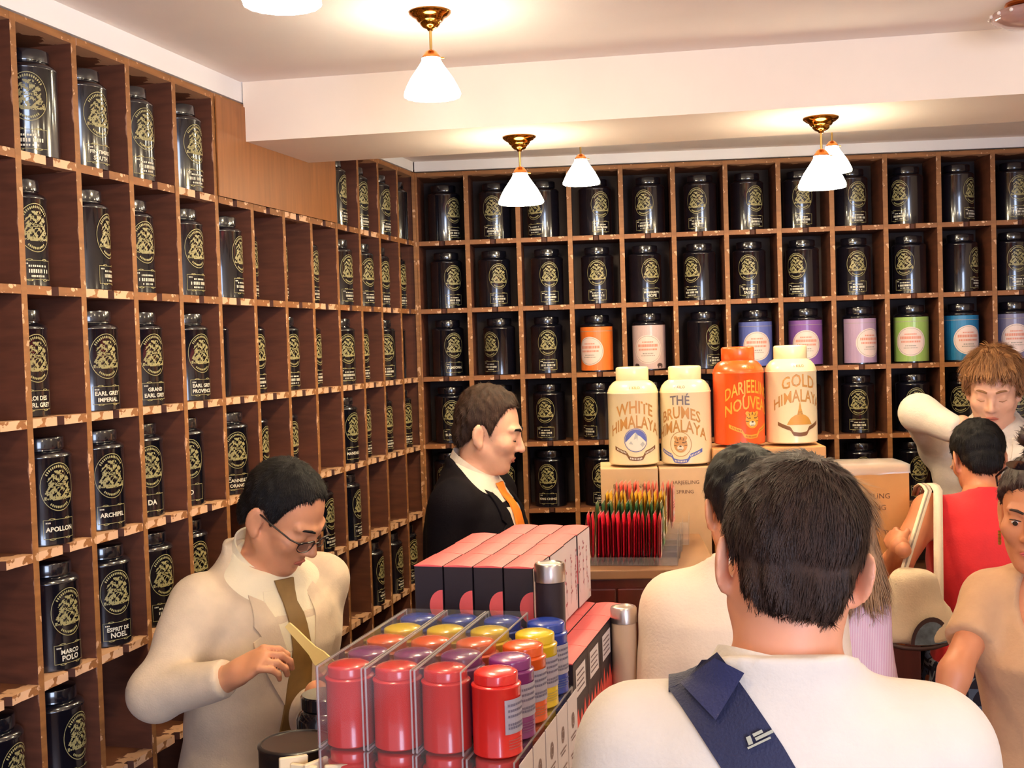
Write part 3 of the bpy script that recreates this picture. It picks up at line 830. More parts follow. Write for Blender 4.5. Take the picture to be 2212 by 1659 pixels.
def packet_face(rgbs):
    T_ = .0049
    g = G(); fn = lambda y, h: (T_ + .0003, y, h); fn2 = lambda y, h: (T_ + .0008, y, h)
    bar2d(g, .006, .076, .012, .106, fn, 0)
    r = random.Random(5)
    for _ in range(9): disc2d(g, r.uniform(.014, .068), r.uniform(.02, .1), r.uniform(.004, .010), r.uniform(.004, .010), fn2, 1, n=8)
    for k in range(3): bar2d(g, .02, .06 - .006 * k, .05 + k * .007, .053 + k * .007, fn2, 2)
    return g
row0 = at(1268, 1222, 2.90)
RX = np.array([1.0, -0.10, 0]); RX /= np.linalg.norm(RX); RY = np.array([.10, 1.0, 0]); RY /= np.linalg.norm(RY)
RRZ = math.atan2(RX[1], RX[0])
for r in range(4):
    base = np.array([row0[0], row0[1], 0]) + RY * (r * .096) + RX * (.015 * r)
    z0 = 1.3365 + r * .014
    n = (15, 14, 13, 13)[r]
    o = add('packet_rack', None, loc=(base[0], base[1], 1.335), rz=RRZ, label='clear acrylic packet rack on the riser, %s row, holding %s packets' % (NUMW[r] + (' (front)' if r == 0 else ''), PCOL[r][0]), cat='rack')
    g = G(); Lr = n * 0.0124 + .02
    g.box(-.012, Lr + .012, -.006, .090, 0, .0012 + r * .014)
    add('rack_base', g.me('rack_base', [m_acr]), o)
    g = G(); g.box(-.012, Lr + .012, -.0065, -.005, .0014, .02 + r * .014); add('rack_lip', g.me('rack_lip', [m_acr]), o)
    g = G(); g.prism([(-.006, .0), (.09, 0), (.09, .075), (-.006, .03)], 0, .0015)
    add('rack_end', mesh('rack_end', [(Lr + .012 + z, x, y) for x, y, z in g.v], g.f, [m_acr]), o)
    for k in range(n):
        p = base + RX * (k * 0.0124)
        e = add('tea_packet', PK[r][0], None, (p[0], p[1], z0), RRZ + random.uniform(-.05, .05),
                '%s tea packet standing on edge in its rack row, %s from the left' % (PCOL[r][0], NUMW[k]) if k < n - 1 else '%s tea packet with floral front, rightmost of its rack row' % PCOL[r][0],
                'packet', '%s tea packets in a rack' % PCOL[r][0] if k < n - 1 else None)
        e.rotation_euler = (0, random.uniform(-.02, .05), RRZ + random.uniform(-.04, .04))
        add('crimped_edge', PK[r][1], e)
        if k == n - 1:
            g = packet_face(None)
            add('floral_front', g.me('floral_front', [M('packet_front_' + PCOL[r][0], ((246, 190, 190), (120, 160, 120), (240, 220, 160), (250, 170, 170))[r], .5), M('packet_blossom', (240, 226, 220), .5), M('packet_print', (130, 60, 70), .5)]), e)

# ------------------------------------------------------------------ kraft cartons along the back counter
m_kraft = M('kraft_card', (206, 150, 92), 0.7, var=.06, vscale=12)
m_kraft2 = M('pale_kraft_card', (214, 176, 132), 0.7, var=.06, vscale=12)
m_ink = M('brown_ink', (96, 60, 40), 0.7)
def kraft(x0, x1, y, z0, z1, mat, lines, lab, dep=.2, film=False, tx=None):
    o = add('kraft_carton', None, loc=((x0 + x1) / 2, y, z0), label=lab, cat='carton')
    w, h = x1 - x0, z1 - z0
    add('box', bevel_box('box', -w / 2, w / 2, 0, dep, 0, h, mat, .003), o)
    if lines:
        g = G(); fn = lambda a, b: (a, -.0006, b)
        for (s, yy, sz, xo) in lines:
            v, f = text2d(s, sz, 0.0); put2d(g, [(a + xo, b + yy) for a, b in v], f, fn)
        add('printed_lettering', g.me('printed_lettering', [m_ink]), o)
    if film:
        g = G(); r = random.Random(int(x0 * 100)); P = []
        for i in range(9):
            x = -w / 2 - .002 + (w + .004) * i / 8
            P.append([(x, -.003, h - .022 + r.uniform(-.004, .004)), (x, -.002, h + .002 + r.uniform(0, .004)), (x, dep * .5, h + .004 + r.uniform(0, .006)), (x, dep + .002, h + .003)])
        for a, b in zip(P[:-1], P[1:]): g.quadstrip(a, b)
        add('plastic_film', g.me('plastic_film', [m_film], True), o)
    return o
kraft(.692, .856, -1.215, 1.200, 1.512, m_kraft2, [('DARJEELING', .255, .017, .0), ('FIRST FLUSH', .225, .021, .0), ('THE', .200, .014, 0)], 'pale kraft carton lettered DARJEELING FIRST FLUSH under the white canisters')
kraft(.860, 1.005, -1.205, 1.200, 1.510, m_kraft2, [('DARJEELING', .262, .015, 0), ('SPRING', .235, .015, 0)], 'pale kraft carton in shade beside the lettered one, under the second canister')
kraft(1.015, 1.335, -1.195, 1.200, 1.560, m_kraft, [('DARJEELING', .27, .03, 0)], 'tall kraft carton hidden behind the heads, under the orange canister')
kraft(1.345, 1.568, -1.185, 1.200, 1.497, m_kraft, [('DARJEELING', .206, .0215, -.002), ('SPRING', .173, .0215, .010), ('THE', .103, .018, .052)], 'orange brown kraft carton with film on top, lettered DARJEELING SPRING', film=True)

# ------------------------------------------------------------------ big lettered canisters
m_cream = M('cream_enamel', (246, 226, 178), 0.3, coat=.3)
m_oran = M('orange_enamel', (240, 92, 30), 0.28, coat=.3)
m_gbr = M('gold_brown_lettering', (188, 130, 62), 0.5)
m_gold2 = M('bright_gold_lettering', (232, 160, 50), 0.45)
m_brn = M('brown_ribbon_print', (128, 84, 48), 0.5)
m_blu = M('blue_print', (94, 104, 176), 0.5)
m_dk = M('slate_lettering', (110, 96, 96), 0.5)
CR, CH = .0735, .282
def big_canister(x, y, z, mat, yaw, draw, lab):
    o = add('big_canister', None, loc=(x, y, z), rz=yaw, label=lab, cat='canister', group='large lettered canisters')
    R = CR
    g = G(); g.lathe([(0, 0), (R - .003, 0), (R, .003), (R, .203), (R + .0012, .2045), (R + .0012, .2075), (R - .0004, .209)], 56); add('can', g.me('can', [mat], True, 40), o)
    g = G(); g.lathe([(R - .0004, .2092), (R - .001, .214), (R - .006, .226), (R - .016, .237), (R - .026, .2425), (.0475, .2435)], 56); add('shoulder', g.me('shoulder', [mat], True, 50), o)
    g = G(); g.lathe([(.0470, .2436), (.0478, .2445), (.0478, .276), (.0465, .2795), (.043, .2815), (.02, .2825), (0, .2827)], 48); add('lid', g.me('lid', [mat], True, 50), o)
    g = G(); g2 = G(); g3 = G(); mats = draw(g, g2, g3); add('weight_mark', g3.me('weight_mark', mats), o); add('lettering', g.me('lettering', mats), o); add('printed_emblem', g2.me('printed_emblem', mats), o)
    return o
def arch(g, s, size, y, R, mi, stretch=1.5, bow=.35, bold=.015, z0=0):
    fn = cyl(R, z0)
    v, f = text2d(s, size, bold)
    put2d(g, [(a, y + b * stretch * (1 - .15 * abs(a) / .08) - bow * a * a / .08) for a, b in v], f, fn, mi)
def ribbon(g, y, mi, mi2, R):
    fn, fn2 = cyl(R, 0), cyl(R, 0, .0011)
    f = lambda s: y + .020 * (abs(s) / .065) ** 1.6 - (.012 if abs(s) < .02 else .012 * max(0, 1 - (abs(s) - .02) / .008))
    ss = np.linspace(-.065, .065, 41)
    g.quadstrip([fn(s, f(s) - .0055) for s in ss], [fn(s, f(s) + .0055) for s in ss], mi)
    for s in np.arange(-.058, .058, .0045):
        if .018 < abs(s) < .027: continue
        bar2d(g, s, s + .0026, f(s) - .0025, f(s) + .0025, fn2, mi2)
def small_mark(g, s, mi):
    v, f = text2d(s, .011, .01)
    R = CR - .0035
    fn = lambda a, h: ((R - h * .35) * math.sin(a / R), -(R - h * .35) * math.cos(a / R) - .0012, .219 + h * .95)
    put2d(g, v, f, fn, mi)
def d_white(g, g2, g3):
    small_mark(g3, '1 KILO', 0)
    arch(g, 'WHITE', .036, .150, CR, 0, 1.45); arch(g, 'HIMALAYA', .0325, .108, CR, 0, 1.6)
    fn, f2, f3 = cyl(CR, 0), cyl(CR, 0, .001), cyl(CR, 0, .0014)
    disc2d(g2, 0, .072, .034, .034, fn, 1, r0=.95, n=40); disc2d(g2, 0, .072, .031, .031, fn, 1, n=36)
    a = [(-.030, .066), (-.020, .076), (-.008, .089), (-.001, .095), (.006, .087), (.014, .082), (.024, .072), (.030, .066)]
    lo = [(.031 * math.cos(t), .072 + .031 * math.sin(t)) for t in np.linspace(math.radians(192), math.radians(348), 16)]
    ax_, ay_ = zip(*a); cols2d(g2, np.linspace(-.030, .030, 41), lambda x: .072 - math.sqrt(max(0, .031 ** 2 - x * x)), lambda x: float(np.interp(x, ax_, ay_)), f2, 2, 1)
    for P in ([(-.001, .095), (-.006, .074), (.002, .078), (.004, .070), (.006, .087)], [(.012, .06), (.02, .068), (.026, .06), (.018, .052)], [(-.02, .062), (-.014, .07), (-.008, .06)]): poly2d(g2, P, f3, 3)
    ribbon(g2, .030, 4, 2, CR)
    return [m_gbr, m_blu, M('snow_print', (236, 226, 206), .5), M('rock_print', (190, 186, 176), .5), m_brn]
def face_print(g, cx, cy, k, mi_a, mi_b, mi_c):
    """plain big-cat head printed in two tones"""
    fn, f2, f3 = cyl(CR, 0), cyl(CR, 0, .001), cyl(CR, 0, .0014)
    disc2d(g, cx, cy, .021 * k, .024 * k, fn, mi_a, n=20)
    for sx in (-1, 1):
        disc2d(g, cx + sx * .015 * k, cy + .02 * k, .006 * k, .006 * k, fn, mi_a, n=10)
        disc2d(g, cx + sx * .008 * k, cy + .006 * k, .003 * k, .0016 * k, f3, mi_b, n=8)
        for q in range(4):
            a = math.radians(25 + q * 32); disc2d(g, cx + sx * .016 * k * math.cos(a - .6), cy + .019 * k * math.sin(a - .6), .006 * k, .0011 * k, f2, mi_b, n=6, rot=sx * (a - .3) if sx > 0 else pi - a + .3)
    disc2d(g, cx, cy - .01 * k, .010 * k, .008 * k, f2, mi_c, n=12); disc2d(g, cx, cy - .005 * k, .004 * k, .0025 * k, f3, mi_b, n=8)
    bar2d(g, cx - .006 * k, cx + .006 * k, cy - .0155 * k, cy - .0138 * k, f3, mi_b)
def d_brumes(g, g2, g3):
    small_mark(g3, '1 KILO', 1)
    arch(g, 'THÉ', .032, .172, CR, 1, 1.2, .1); arch(g, 'BRUMES', .034, .133, CR, 0, 1.45); arch(g, 'HIMALAYA', .0335, .094, CR, 0, 1.5)
    fn = cyl(CR, 0); disc2d(g2, 0, .058, .032, .036, fn, 0, r0=.95, n=40); face_print(g2, .0, .057, .95, 2, 3, 4)
    ribbon(g2, .020, 5, 4, CR)
    return [m_gbr, m_dk, M('cat_tan_print', (206, 150, 90), .5), M('cat_dark_print', (90, 64, 44), .5), M('cat_pale_print', (238, 220, 190), .5), m_blu]
def d_darj(g, g2, g3):
    small_mark(g3, '1 KILO', 0)
    arch(g, 'DARJEELING', .0275, .150, CR, 0, 1.95); arch(g, 'NOUVEAU', .0325, .104, CR, 0, 1.65)
    face_print(g2, .004, .071, 1.0, 0, 1, 2); ribbon(g2, .035, 0, 3, CR)
    return [m_gold2, M('cat_dark_print', (90, 64, 44), .5), M('cat_pale_print', (238, 220, 190), .5), M('rust_print', (190, 100, 40), .5)]
def d_gold(g, g2, g3):
    small_mark(g3, '1 KILO', 1)
    arch(g, 'GOLD', .037, .164, CR, 0, 1.4); arch(g, 'HIMALAYA', .0325, .121, CR, 0, 1.55)
    fn, f2 = cyl(CR, 0), cyl(CR, 0, .001)
    P = [(-.038, .054), (.038, .054), (.033, .064), (.026, .074), (.016, .081), (.008, .084), (.006, .094), (.004, .100), (.003, .108), (.0012, .116), (0, .122), (-.0012, .116), (-.003, .108), (-.004, .100), (-.006, .094), (-.008, .084), (-.016, .081), (-.026, .074), (-.033, .064)]
    px_, py_ = zip(*sorted([(x, y) for x, y in P[1:11]])); cols2d(g2, np.concatenate([-np.linspace(.038, 0, 40), np.linspace(0, .038, 40)[1:]]), lambda x: .054, lambda x: float(np.interp(abs(x), px_, py_)), fn, 2, 1)
    for yy, w in ((.060, .033), (.090, .006), (.0845, .008)): bar2d(g2, -w, w, yy, yy + .0012, f2, 1)
    ribbon(g2, .038, 3, 1, CR)
    return [m_gbr, m_brn, M('stupa_ochre_print', (206, 146, 58), .5), m_brn]
YB = -1.135
big_canister(.792, YB, 1.5195, m_cream, .05, d_white, 'cream canister lettered WHITE HIMALAYA with blue mountain roundel')
big_canister(.945, YB + .01, 1.5180, m_cream, -.30, d_brumes, 'cream canister lettered THÉ BRUMES HIMALAYA with blue ribbon')
big_canister(1.101, YB + .02, 1.5685, m_oran, .36, d_darj, 'bright orange canister lettered DARJEELING NOUVEAU with gold cat head')
big_canister(1.253, YB + .025, 1.5685, m_cream, .18, d_gold, 'cream canister lettered GOLD HIMALAYA with golden stupa')

# ------------------------------------------------------------------ people: smooth-blended solids, meshed as one continuous surface
F32 = np.float32
def V3(*a): return np.array(a, float)
def rotm(axis, a):
    c, s = math.cos(a), math.sin(a)
    return np.array({'x': [[1, 0, 0], [0, c, -s], [0, s, c]], 'y': [[c, 0, s], [0, 1, 0], [-s, 0, c]], 'z': [[c, -s, 0], [s, c, 0], [0, 0, 1]]}[axis], float)
def smin(a, b, k):
    h = np.maximum(k - np.abs(a - b), 0) / k
    return np.minimum(a, b) - h * h * k * .25
def smax(a, b, k): return -smin(-a, -b, k)
def ell(p, c, r, R=None):
    q = p - np.asarray(c, F32)
    if R is not None: q = q @ np.asarray(R, F32)
    r = np.asarray(r, F32)
    k0 = np.sqrt(((q / r) ** 2).sum(1)); k1 = np.sqrt(((q / (r * r)) ** 2).sum(1)) + 1e-9
    return k0 * (k0 - 1) / k1
def cone(p, a, b, ra, rb):
    a = np.asarray(a, F32); b = np.asarray(b, F32); ba = b - a
    pa = p - a; t = np.clip((pa @ ba) / float(ba @ ba), 0, 1)
    return np.sqrt(((pa - t[:, None] * ba) ** 2).sum(1)) - (ra + (rb - ra) * t).astype(F32)
def loft(p, keys, infl=0.0, ex=2.3):
    """keys rows: z, cx, cy, rx, ry"""
    K = np.asarray(keys, float); z = p[:, 2]
    zz = np.clip(z, K[0, 0], K[-1, 0])
    f = lambda i: np.interp(zz, K[:, 0], K[:, i]).astype(F32)
    rx, ry = f(3) + infl, f(4) + infl
    q = (np.abs((p[:, 0] - f(1)) / rx) ** ex + np.abs((p[:, 1] - f(2)) / ry) ** ex) ** (1 / ex)
    d = (q - 1) * np.minimum(rx, ry)
    dz = np.maximum(K[0, 0] - infl - z, z - K[-1, 0] - infl)
    return np.maximum(d, dz)

def axis(lo, hi, step, fine=None):
    """sample positions, finer inside fine=(lo, hi, step)"""
    out = [lo]
    while out[-1] < hi:
        x = out[-1]; s = step
        if fine and fine[0] - step * 1.0 <= x < fine[1]: s = fine[2]
        out.append(x + s)
    return np.array(out, F32)

def nets(f, xs, ys, zs):
    """naive surface nets on a rectilinear grid, evaluated only near the surface"""
    nx, ny, nz = len(xs), len(ys), len(zs)
    V = np.empty((nx, ny, nz), F32); B = 7
    cx = [xs[i:i + B + 1] for i in range(0, nx, B)]; cy = [ys[i:i + B + 1] for i in range(0, ny, B)]; cz = [zs[i:i + B + 1] for i in range(0, nz, B)]
    mid = lambda L: np.array([(l[0] + l[-1]) / 2 for l in L], F32); half = lambda L: np.array([(l[-1] - l[0]) / 2 for l in L], F32)
    mx, my, mz = np.meshgrid(mid(cx), mid(cy), mid(cz), indexing='ij'); hx, hy, hz = np.meshgrid(half(cx), half(cy), half(cz), indexing='ij')
    dc = f(np.stack([mx.ravel(), my.ravel(), mz.ravel()], 1)).reshape(mx.shape); hd = np.sqrt(hx ** 2 + hy ** 2 + hz ** 2)
    act = np.abs(dc) < hd * 1.35 + 0.02
    big = np.repeat(np.repeat(np.repeat(dc, B, 0), B, 1), B, 2)[:nx, :ny, :nz]
    ba = np.repeat(np.repeat(np.repeat(act, B, 0), B, 1), B, 2)[:nx, :ny, :nz]
    V[:] = big
    I = np.argwhere(ba)
    P = np.stack([xs[I[:, 0]], ys[I[:, 1]], zs[I[:, 2]]], 1)
    out = np.empty(len(P), F32)
    for k in range(0, len(P), 200000): out[k:k + 200000] = f(P[k:k + 200000])
    V[I[:, 0], I[:, 1], I[:, 2]] = out
    ins = V < 0
    c = np.zeros((nx - 1, ny - 1, nz - 1), np.int8)
    for a in (0, 1):
        for b in (0, 1):
            for d in (0, 1): c += ins[a:nx - 1 + a, b:ny - 1 + b, d:nz - 1 + d]
    cells = np.argwhere((c > 0) & (c < 8))
    vid = np.full(c.shape, -1, np.int64); vid[cells[:, 0], cells[:, 1], cells[:, 2]] = np.arange(len(cells))
    acc = np.zeros((len(cells), 3)); cnt = np.zeros(len(cells))
    X = (xs, ys, zs)
    for ax in range(3):
        o = [i for i in range(3) if i != ax]
        for a in (0, 1):
            for b in (0, 1):
                A = cells.copy(); A[:, o[0]] += a; A[:, o[1]] += b
                Bc = A.copy(); Bc[:, ax] += 1
                va = V[A[:, 0], A[:, 1], A[:, 2]]; vb = V[Bc[:, 0], Bc[:, 1], Bc[:, 2]]
                m = (va < 0) != (vb < 0); t = np.where(m, va / np.where(m, va - vb, 1), 0)
                pa = np.stack([X[i][A[:, i]] for i in range(3)], 1).astype(float); pb = np.stack([X[i][Bc[:, i]] for i in range(3)], 1)
                pt = pa + t[:, None] * (pb - pa); acc[m] += pt[m]; cnt[m] += 1
    verts = acc / cnt[:, None]
    faces = []
    for ax in range(3):
        o1, o2 = [(1, 2), (2, 0), (0, 1)][ax]
        sl0 = [slice(None)] * 3; sl1 = [slice(None)] * 3; sl0[ax] = slice(0, -1); sl1[ax] = slice(1, None)
        e = np.argwhere(ins[tuple(sl0)] != ins[tuple(sl1)])
        ok = (e[:, o1] > 0) & (e[:, o2] > 0) & (e[:, o1] < c.shape[o1]) & (e[:, o2] < c.shape[o2]); e = e[ok]
        s = ins[e[:, 0], e[:, 1], e[:, 2]]
        def cell(d1, d2):
            q = e.copy(); q[:, o1] -= d1; q[:, o2] -= d2
            return vid[q[:, 0], q[:, 1], q[:, 2]]
        Q = np.stack([cell(1, 1), cell(0, 1), cell(0, 0), cell(1, 0)], 1)
        Q[~s] = Q[~s][:, ::-1]
        faces.append(Q)
    return verts, np.concatenate(faces)

def fastmesh(name, verts, quads, mats, k=1.0):
    me = bpy.data.meshes.new(name)
    n, m = len(verts), len(quads)
    me.vertices.add(n); me.vertices.foreach_set('co', (verts * k).astype(np.float32).ravel())
    me.loops.add(m * 4); me.loops.foreach_set('vertex_index', quads.astype(np.int32).ravel())
    me.polygons.add(m); me.polygons.foreach_set('loop_start', np.arange(0, m * 4, 4, dtype=np.int32)); me.polygons.foreach_set('use_smooth', np.ones(m, bool))
    for mt in (mats if isinstance(mats, (list, tuple)) else [mats]): me.materials.append(mt)
    me.update(calc_edges=True); me.validate()
    return me

def wob(p, amp, fr, seed=0):
    """soft cloth creases"""
    r = np.random.default_rng(seed); d = np.zeros(len(p), F32)
    for i in range(5):
        v = r.normal(size=3); v /= np.linalg.norm(v); k = fr * r.uniform(.6, 1.6)
        w = r.normal(size=3) * fr * .25
        d += np.sin(p @ (v * k).astype(F32) + 1.7 * np.sin(p @ w.astype(F32)) + i).astype(F32)
    return d * (amp / 3)

def skin_mat(name, rgb): return M(name, rgb, 0.5, var=0.05, vscale=18, sub=0.15)
def cloth_mat(name, rgb, rough=.85, var=.05, bump=.25, bscale=220, sheen=.15): return M(name, rgb, rough, bump=bump, bscale=bscale, var=var, vscale=25, sheen=sheen)
m_eye = M('eye_white', (226, 216, 208), .25); m_iris = M('dark_iris', (40, 28, 22), .2)
m_shoe = M('dark_shoe_leather', (40, 28, 24), .4)

TORSO_M = [(-.10, 0, 0, .160, .112), (0, 0, 0, .166, .118), (.12, 0, 0, .150, .106), (.25, 0, .004, .162, .112), (.36, 0, .004, .174, .118), (.43, 0, -.004, .168, .104), (.475, 0, -.012, .135, .080), (.52, 0, -.016, .075, .062), (.545, 0, -.016, .060, .056)]
TORSO_F = [(-.10, 0, -.004, .165, .116), (0, 0, -.004, .165, .118), (.13, 0, 0, .128, .094), (.25, 0, .006, .142, .106), (.33, 0, .020, .150, .122), (.41, 0, 0, .145, .092), (.465, 0, -.010, .115, .070), (.51, 0, -.014, .060, .052), (.535, 0, -.014, .050, .048)]

class Person:
    HIP = 0.905
    def __init__(s, name_label, target, heading, lean=0, side=0, twist=0, head=(0, 0, 0), female=False, hscale=1.0, neck=(0, .018, .128), arms=None, skin=None, sh=None, shz=0.0):
        """target: world position of the head centre; heading: yaw of the body (0 faces +Y, positive turns to the right); angles in degrees"""
        s.f = female; s.skin = skin; s.hs = hscale
        d = math.radians
        s.T = TORSO_F if female else TORSO_M
        s.Rt = rotm('z', -d(twist)) @ rotm('x', -d(lean)) @ rotm('y', d(side))
        s.hip = V3(0, 0, s.HIP)
        s.nb = s.tp(0, -.014, .53)
        hy, hp, hr = head
        s.Rh = rotm('z', -d(hy)) @ rotm('x', -d(hp)) @ rotm('y', d(hr))
        Rn = rotm('z', -d(hy * .5)) @ rotm('x', -d((hp + lean) * .5)) @ rotm('y', d((hr + side) * .5))
        s.hc = s.nb + Rn @ np.array(neck)
        s.k = target[2] / s.hc[2]
        s.Rw = rotm('z', -d(heading)); s.heading = heading
        off = s.Rw @ (s.hc * s.k)
        s.org = V3(target[0] - off[0], target[1] - off[1], 0)
        shx = sh or (.146 if female else .166)
        s.shp = {+1: s.tp(shx, -.006, .452 + shz), -1: s.tp(-shx, -.006, .452 + shz)}
        s.arm = {}
        for sd in (1, -1):
            a = (arms or {}).get(sd)
            if a is None:
                e = s.shp[sd] + V3(sd * .042, -.030, -.27); w = e + V3(sd * .0, .06, -.235)
            else:
                e = s.loc(a[0]); w = s.loc(a[1])
            s.arm[sd] = (s.shp[sd], e, w)
        s.root = add('person', None, loc=s.org, rz=-d(heading), label=name_label, cat='person')
    def tp(s, x, y, z): return s.hip + s.Rt @ V3(x, y, z)
    def loc(s, w): return (s.Rw.T @ (np.asarray(w, float) - s.org)) / s.k
    def hp(s, x, y, z): return s.hc + s.Rh @ (V3(x, y, z) * s.hs)
    # ---- fields
    def f_torso(s, p, infl=0.0, keys=None): return loft((p - s.hip.astype(F32)) @ s.Rt.astype(F32), keys or s.T, infl)
    def f_shoulder(s, p, infl=0.0):
        d = 1e3
        for sd in (1, -1):
            r = (.038 if s.f else .046)
            d = np.minimum(d, cone(p, s.tp(sd * .042, -.018, .482), s.shp[sd], r - .006 + infl, r + infl))
        return d
    def f_arm(s, p, sd, infl=0.0, i2=None, upto=1.0):
        a, e, w = s.arm[sd]; q = s.aq or (.82 if s.f else 1.0)
        i2 = infl if i2 is None else i2
        d = cone(p, a, e, .046 * q + infl, .038 * q + infl)
        if upto > 0: 
            we = e + (w - e) * min(1.0, upto)
            d = smin(d, cone(p, e, we, .040 * q + infl, .027 * q + i2), .025)
        return d
    def f_arm2(s, p, sd, infl, i2, upto, inset):
        """sleeve: upper and lower arm, the lower one ending square at the cuff"""
        a, e, w = s.arm[sd]; q = s.aq or (.82 if s.f else 1.0)
        d = cone(p, a, e, .046 * q + infl, .038 * q + infl)
        we = e + (w - e) * min(1.0, upto); n = (w - e) / np.linalg.norm(w - e)
        fo = cone(p, e, we, .040 * q + infl, .027 * q + i2)
        fo = smax(fo, (p - (we - n * inset).astype(F32)) @ n.astype(F32), .006)
        return smin(d, fo, .025)
    def f_leg(s, p, sd, infl=0.0):
        h = V3(sd * .088, -.004, s.HIP - .02); kn = V3(sd * .095, .012, .48); an = V3(sd * .10, -.018, .085)
        d = cone(p, h, kn, .083 + infl, .053 + infl)
        return smin(d, cone(p, kn, an, .053 + infl, .036 + infl), .03)
    def f_foot(s, p, sd, infl=0.0):
        return smin(ell(p, V3(sd * .105, .05, .042), V3(.042, .115, .036) + infl), ell(p, V3(sd * .10, -.035, .05), V3(.034, .045, .048) + infl), .03)
    nose = 1.0; nr = .0505; ear = 1.0; eo = 0.0; aq = None; hq = None
    def f_head(s, p, face=True):
        q = ((p - s.hc.astype(F32)) @ s.Rh.astype(F32)) / F32(s.hs)
        d = ell(q, (0, -.014, .036), (.0755, .094, .086))
        d = smin(d, ell(q, (0, .028, -.030), (.060, .066, .086)), .03)
        for sd in (1, -1):
            d = smin(d, cone(q, (sd * .050, .002, -.055), (sd * .020, .058, -.096), .019, .017), .03)
            d = smin(d, ell(q, (sd * .040, .058, -.022), (.026, .026, .024)), .02)
        d = smin(d, ell(q, (0, .067, -.098), (.023, .020, .017)), .02)
        if face:
            for sd in (1, -1):
                d = smax(d, -ell(q, (sd * .032, .104, .004), (.018, .018, .0115)), .012)
                d = smin(d, ell(q, (sd * .031, .0755, .003), (.0145, .0130, .0120)), .006)
                d = smin(d, cone(q, (sd * .012, .0865, .024), (sd * .046, .072, .026), .0085, .007), .014)
                d = smin(d, ell(q, (sd * .0115, .094, -.0335), (.008, .010, .0075)), .006)
            n = s.nose; d = smin(d, cone(q, (0, .083 + .004 * (n - 1) * 3, .016), (0, .086 + .022 * n, -.026), .0075, .0090), .012)
            d = smin(d, ell(q, (0, .086 + .021 * n, -.030 - .004 * (n - 1) * 3), (.0092, .010, .0085)), .006)
            d = smin(d, ell(q, (0, .086, -.060), (.020, .0095, .006)), .006)
            d = smin(d, ell(q, (0, .083, -.071), (.017, .0105, .0065)), .006)
            d = smax(d, -cone(q, (-.021, .093, -.0655), (.021, .093, -.0655), .0017, .0017), .004)
        for sd in (1, -1):
            Re = rotm('z', sd * .45) @ rotm('x', .2)
            eo = s.eo; e = ell(q, (sd * (.081 + eo), -.018, -.010), V3(.0065, .0190, .034) * s.ear, Re)
            e = smin(e, ell(q, (sd * (.076 + eo * .6), -.006, -.038 * s.ear), V3(.006, .009, .012) * s.ear), .008)
            e = smax(e, -ell(q, (sd * (.087 + eo), -.008, -.008), (.006, .009, .017), Re), .006)
            d = smin(d, e, .006)
        return d * F32(s.hs)
    def f_neck(s, p, infl=0.0):
        r = .043 if s.f else s.nr
        return cone(p, s.nb + s.Rt @ V3(0, 0, -.05), s.hp(0, -.022, -.045), r * 1.05 + infl, r * .98 + infl)
    def f_body(s, p):
        d = smin(s.f_torso(p), s.f_shoulder(p), .04)
        for sd in (1, -1):
            d = smin(d, s.f_arm(p, sd), .035)
            d = smin(d, s.f_leg(p, sd), .05)
            d = smin(d, s.f_foot(p, sd), .03)
        d = smin(d, s.f_neck(p), .03)
        return smin(d, s.f_head(p), .022)
    def bounds(s, pts, pad):
        P = np.array(pts); return P.min(0) - pad, P.max(0) + pad
    def mesh_field(s, f, lo, hi, step, fine=None):
        ax = [axis(lo[i], hi[i], step, (fine[0][i], fine[1][i], fine[2]) if fine else None) for i in range(3)]
        return nets(f, *ax)
    def body(s, res=.012, hres=.0042, hand=None):
        pts = [s.hp(0, 0, .13), V3(-.2, -.15, 0), V3(.2, .2, 0), s.tp(-.2, -.15, 0), s.tp(.2, .15, .5), s.hp(.1, .1, 0), s.hp(-.1, -.12, 0)] + [q for sd in (1, -1) for q in s.arm[sd]]
        lo, hi = s.bounds(pts, .07)
        fl, fh = s.bounds([s.hp(x, y, z) for x in (-.09, .09) for y in (-.115, .125) for z in (-.125, .13)], .004)
        v, q = s.mesh_field(s.f_body, lo, hi, res, (fl, fh, hres))
        V, Q = [v], [q]; n = len(v)
        for sd in (1, -1):
            h = (hand or {}).get(sd, {})
            hv, hq = s.hand_mesh(sd, **h)
            V.append(hv); Q.append(hq + n); n += len(hv)
        s.body_o = add('body', fastmesh('body', np.concatenate(V), np.concatenate(Q), s.skin, s.k), s.root)
        return s.body_o
    def hand_mesh(s, sd, dir=None, palm=None, curl=35, spread=.0, pinch=0, res=.0042):
        a, e, w = s.arm[sd]
        z = (w - e) / np.linalg.norm(w - e) if dir is None else s.Rw.T @ np.array(dir, float)
        z = z / np.linalg.norm(z)
        pn = V3(-sd, 0, 0) if palm is None else s.Rw.T @ np.array(palm, float)      # palm faces this way
        pn = pn - z * (pn @ z); pn /= np.linalg.norm(pn)
        th = np.cross(pn, z) * (-sd)                                                # towards the thumb
        sc = s.hq or (.88 if s.f else 1.0)
        R = np.stack([th, pn, z], 1)                                               # columns
        prims = []
        c0 = math.radians(curl)
        for i, (off, L) in enumerate(((.030, .070), (.010, .078), (-.010, .072), (-.028, .058))):
            b = V3(off * .95, 0, .088 - .004 * abs(i - 1)); P = [V3(off * .7, .0, .03), b]
            ang = 0.0
            for seg, fr in enumerate((.45, .30, .25)):
                ang += c0 * (.9 if seg == 0 else .8)
                dirv = V3(off * spread * 6, math.sin(ang), math.cos(ang)); P.append(P[-1] + dirv / np.linalg.norm(dirv) * L * fr)
            prims.append((P, .0085 - .0008 * (i == 3)))
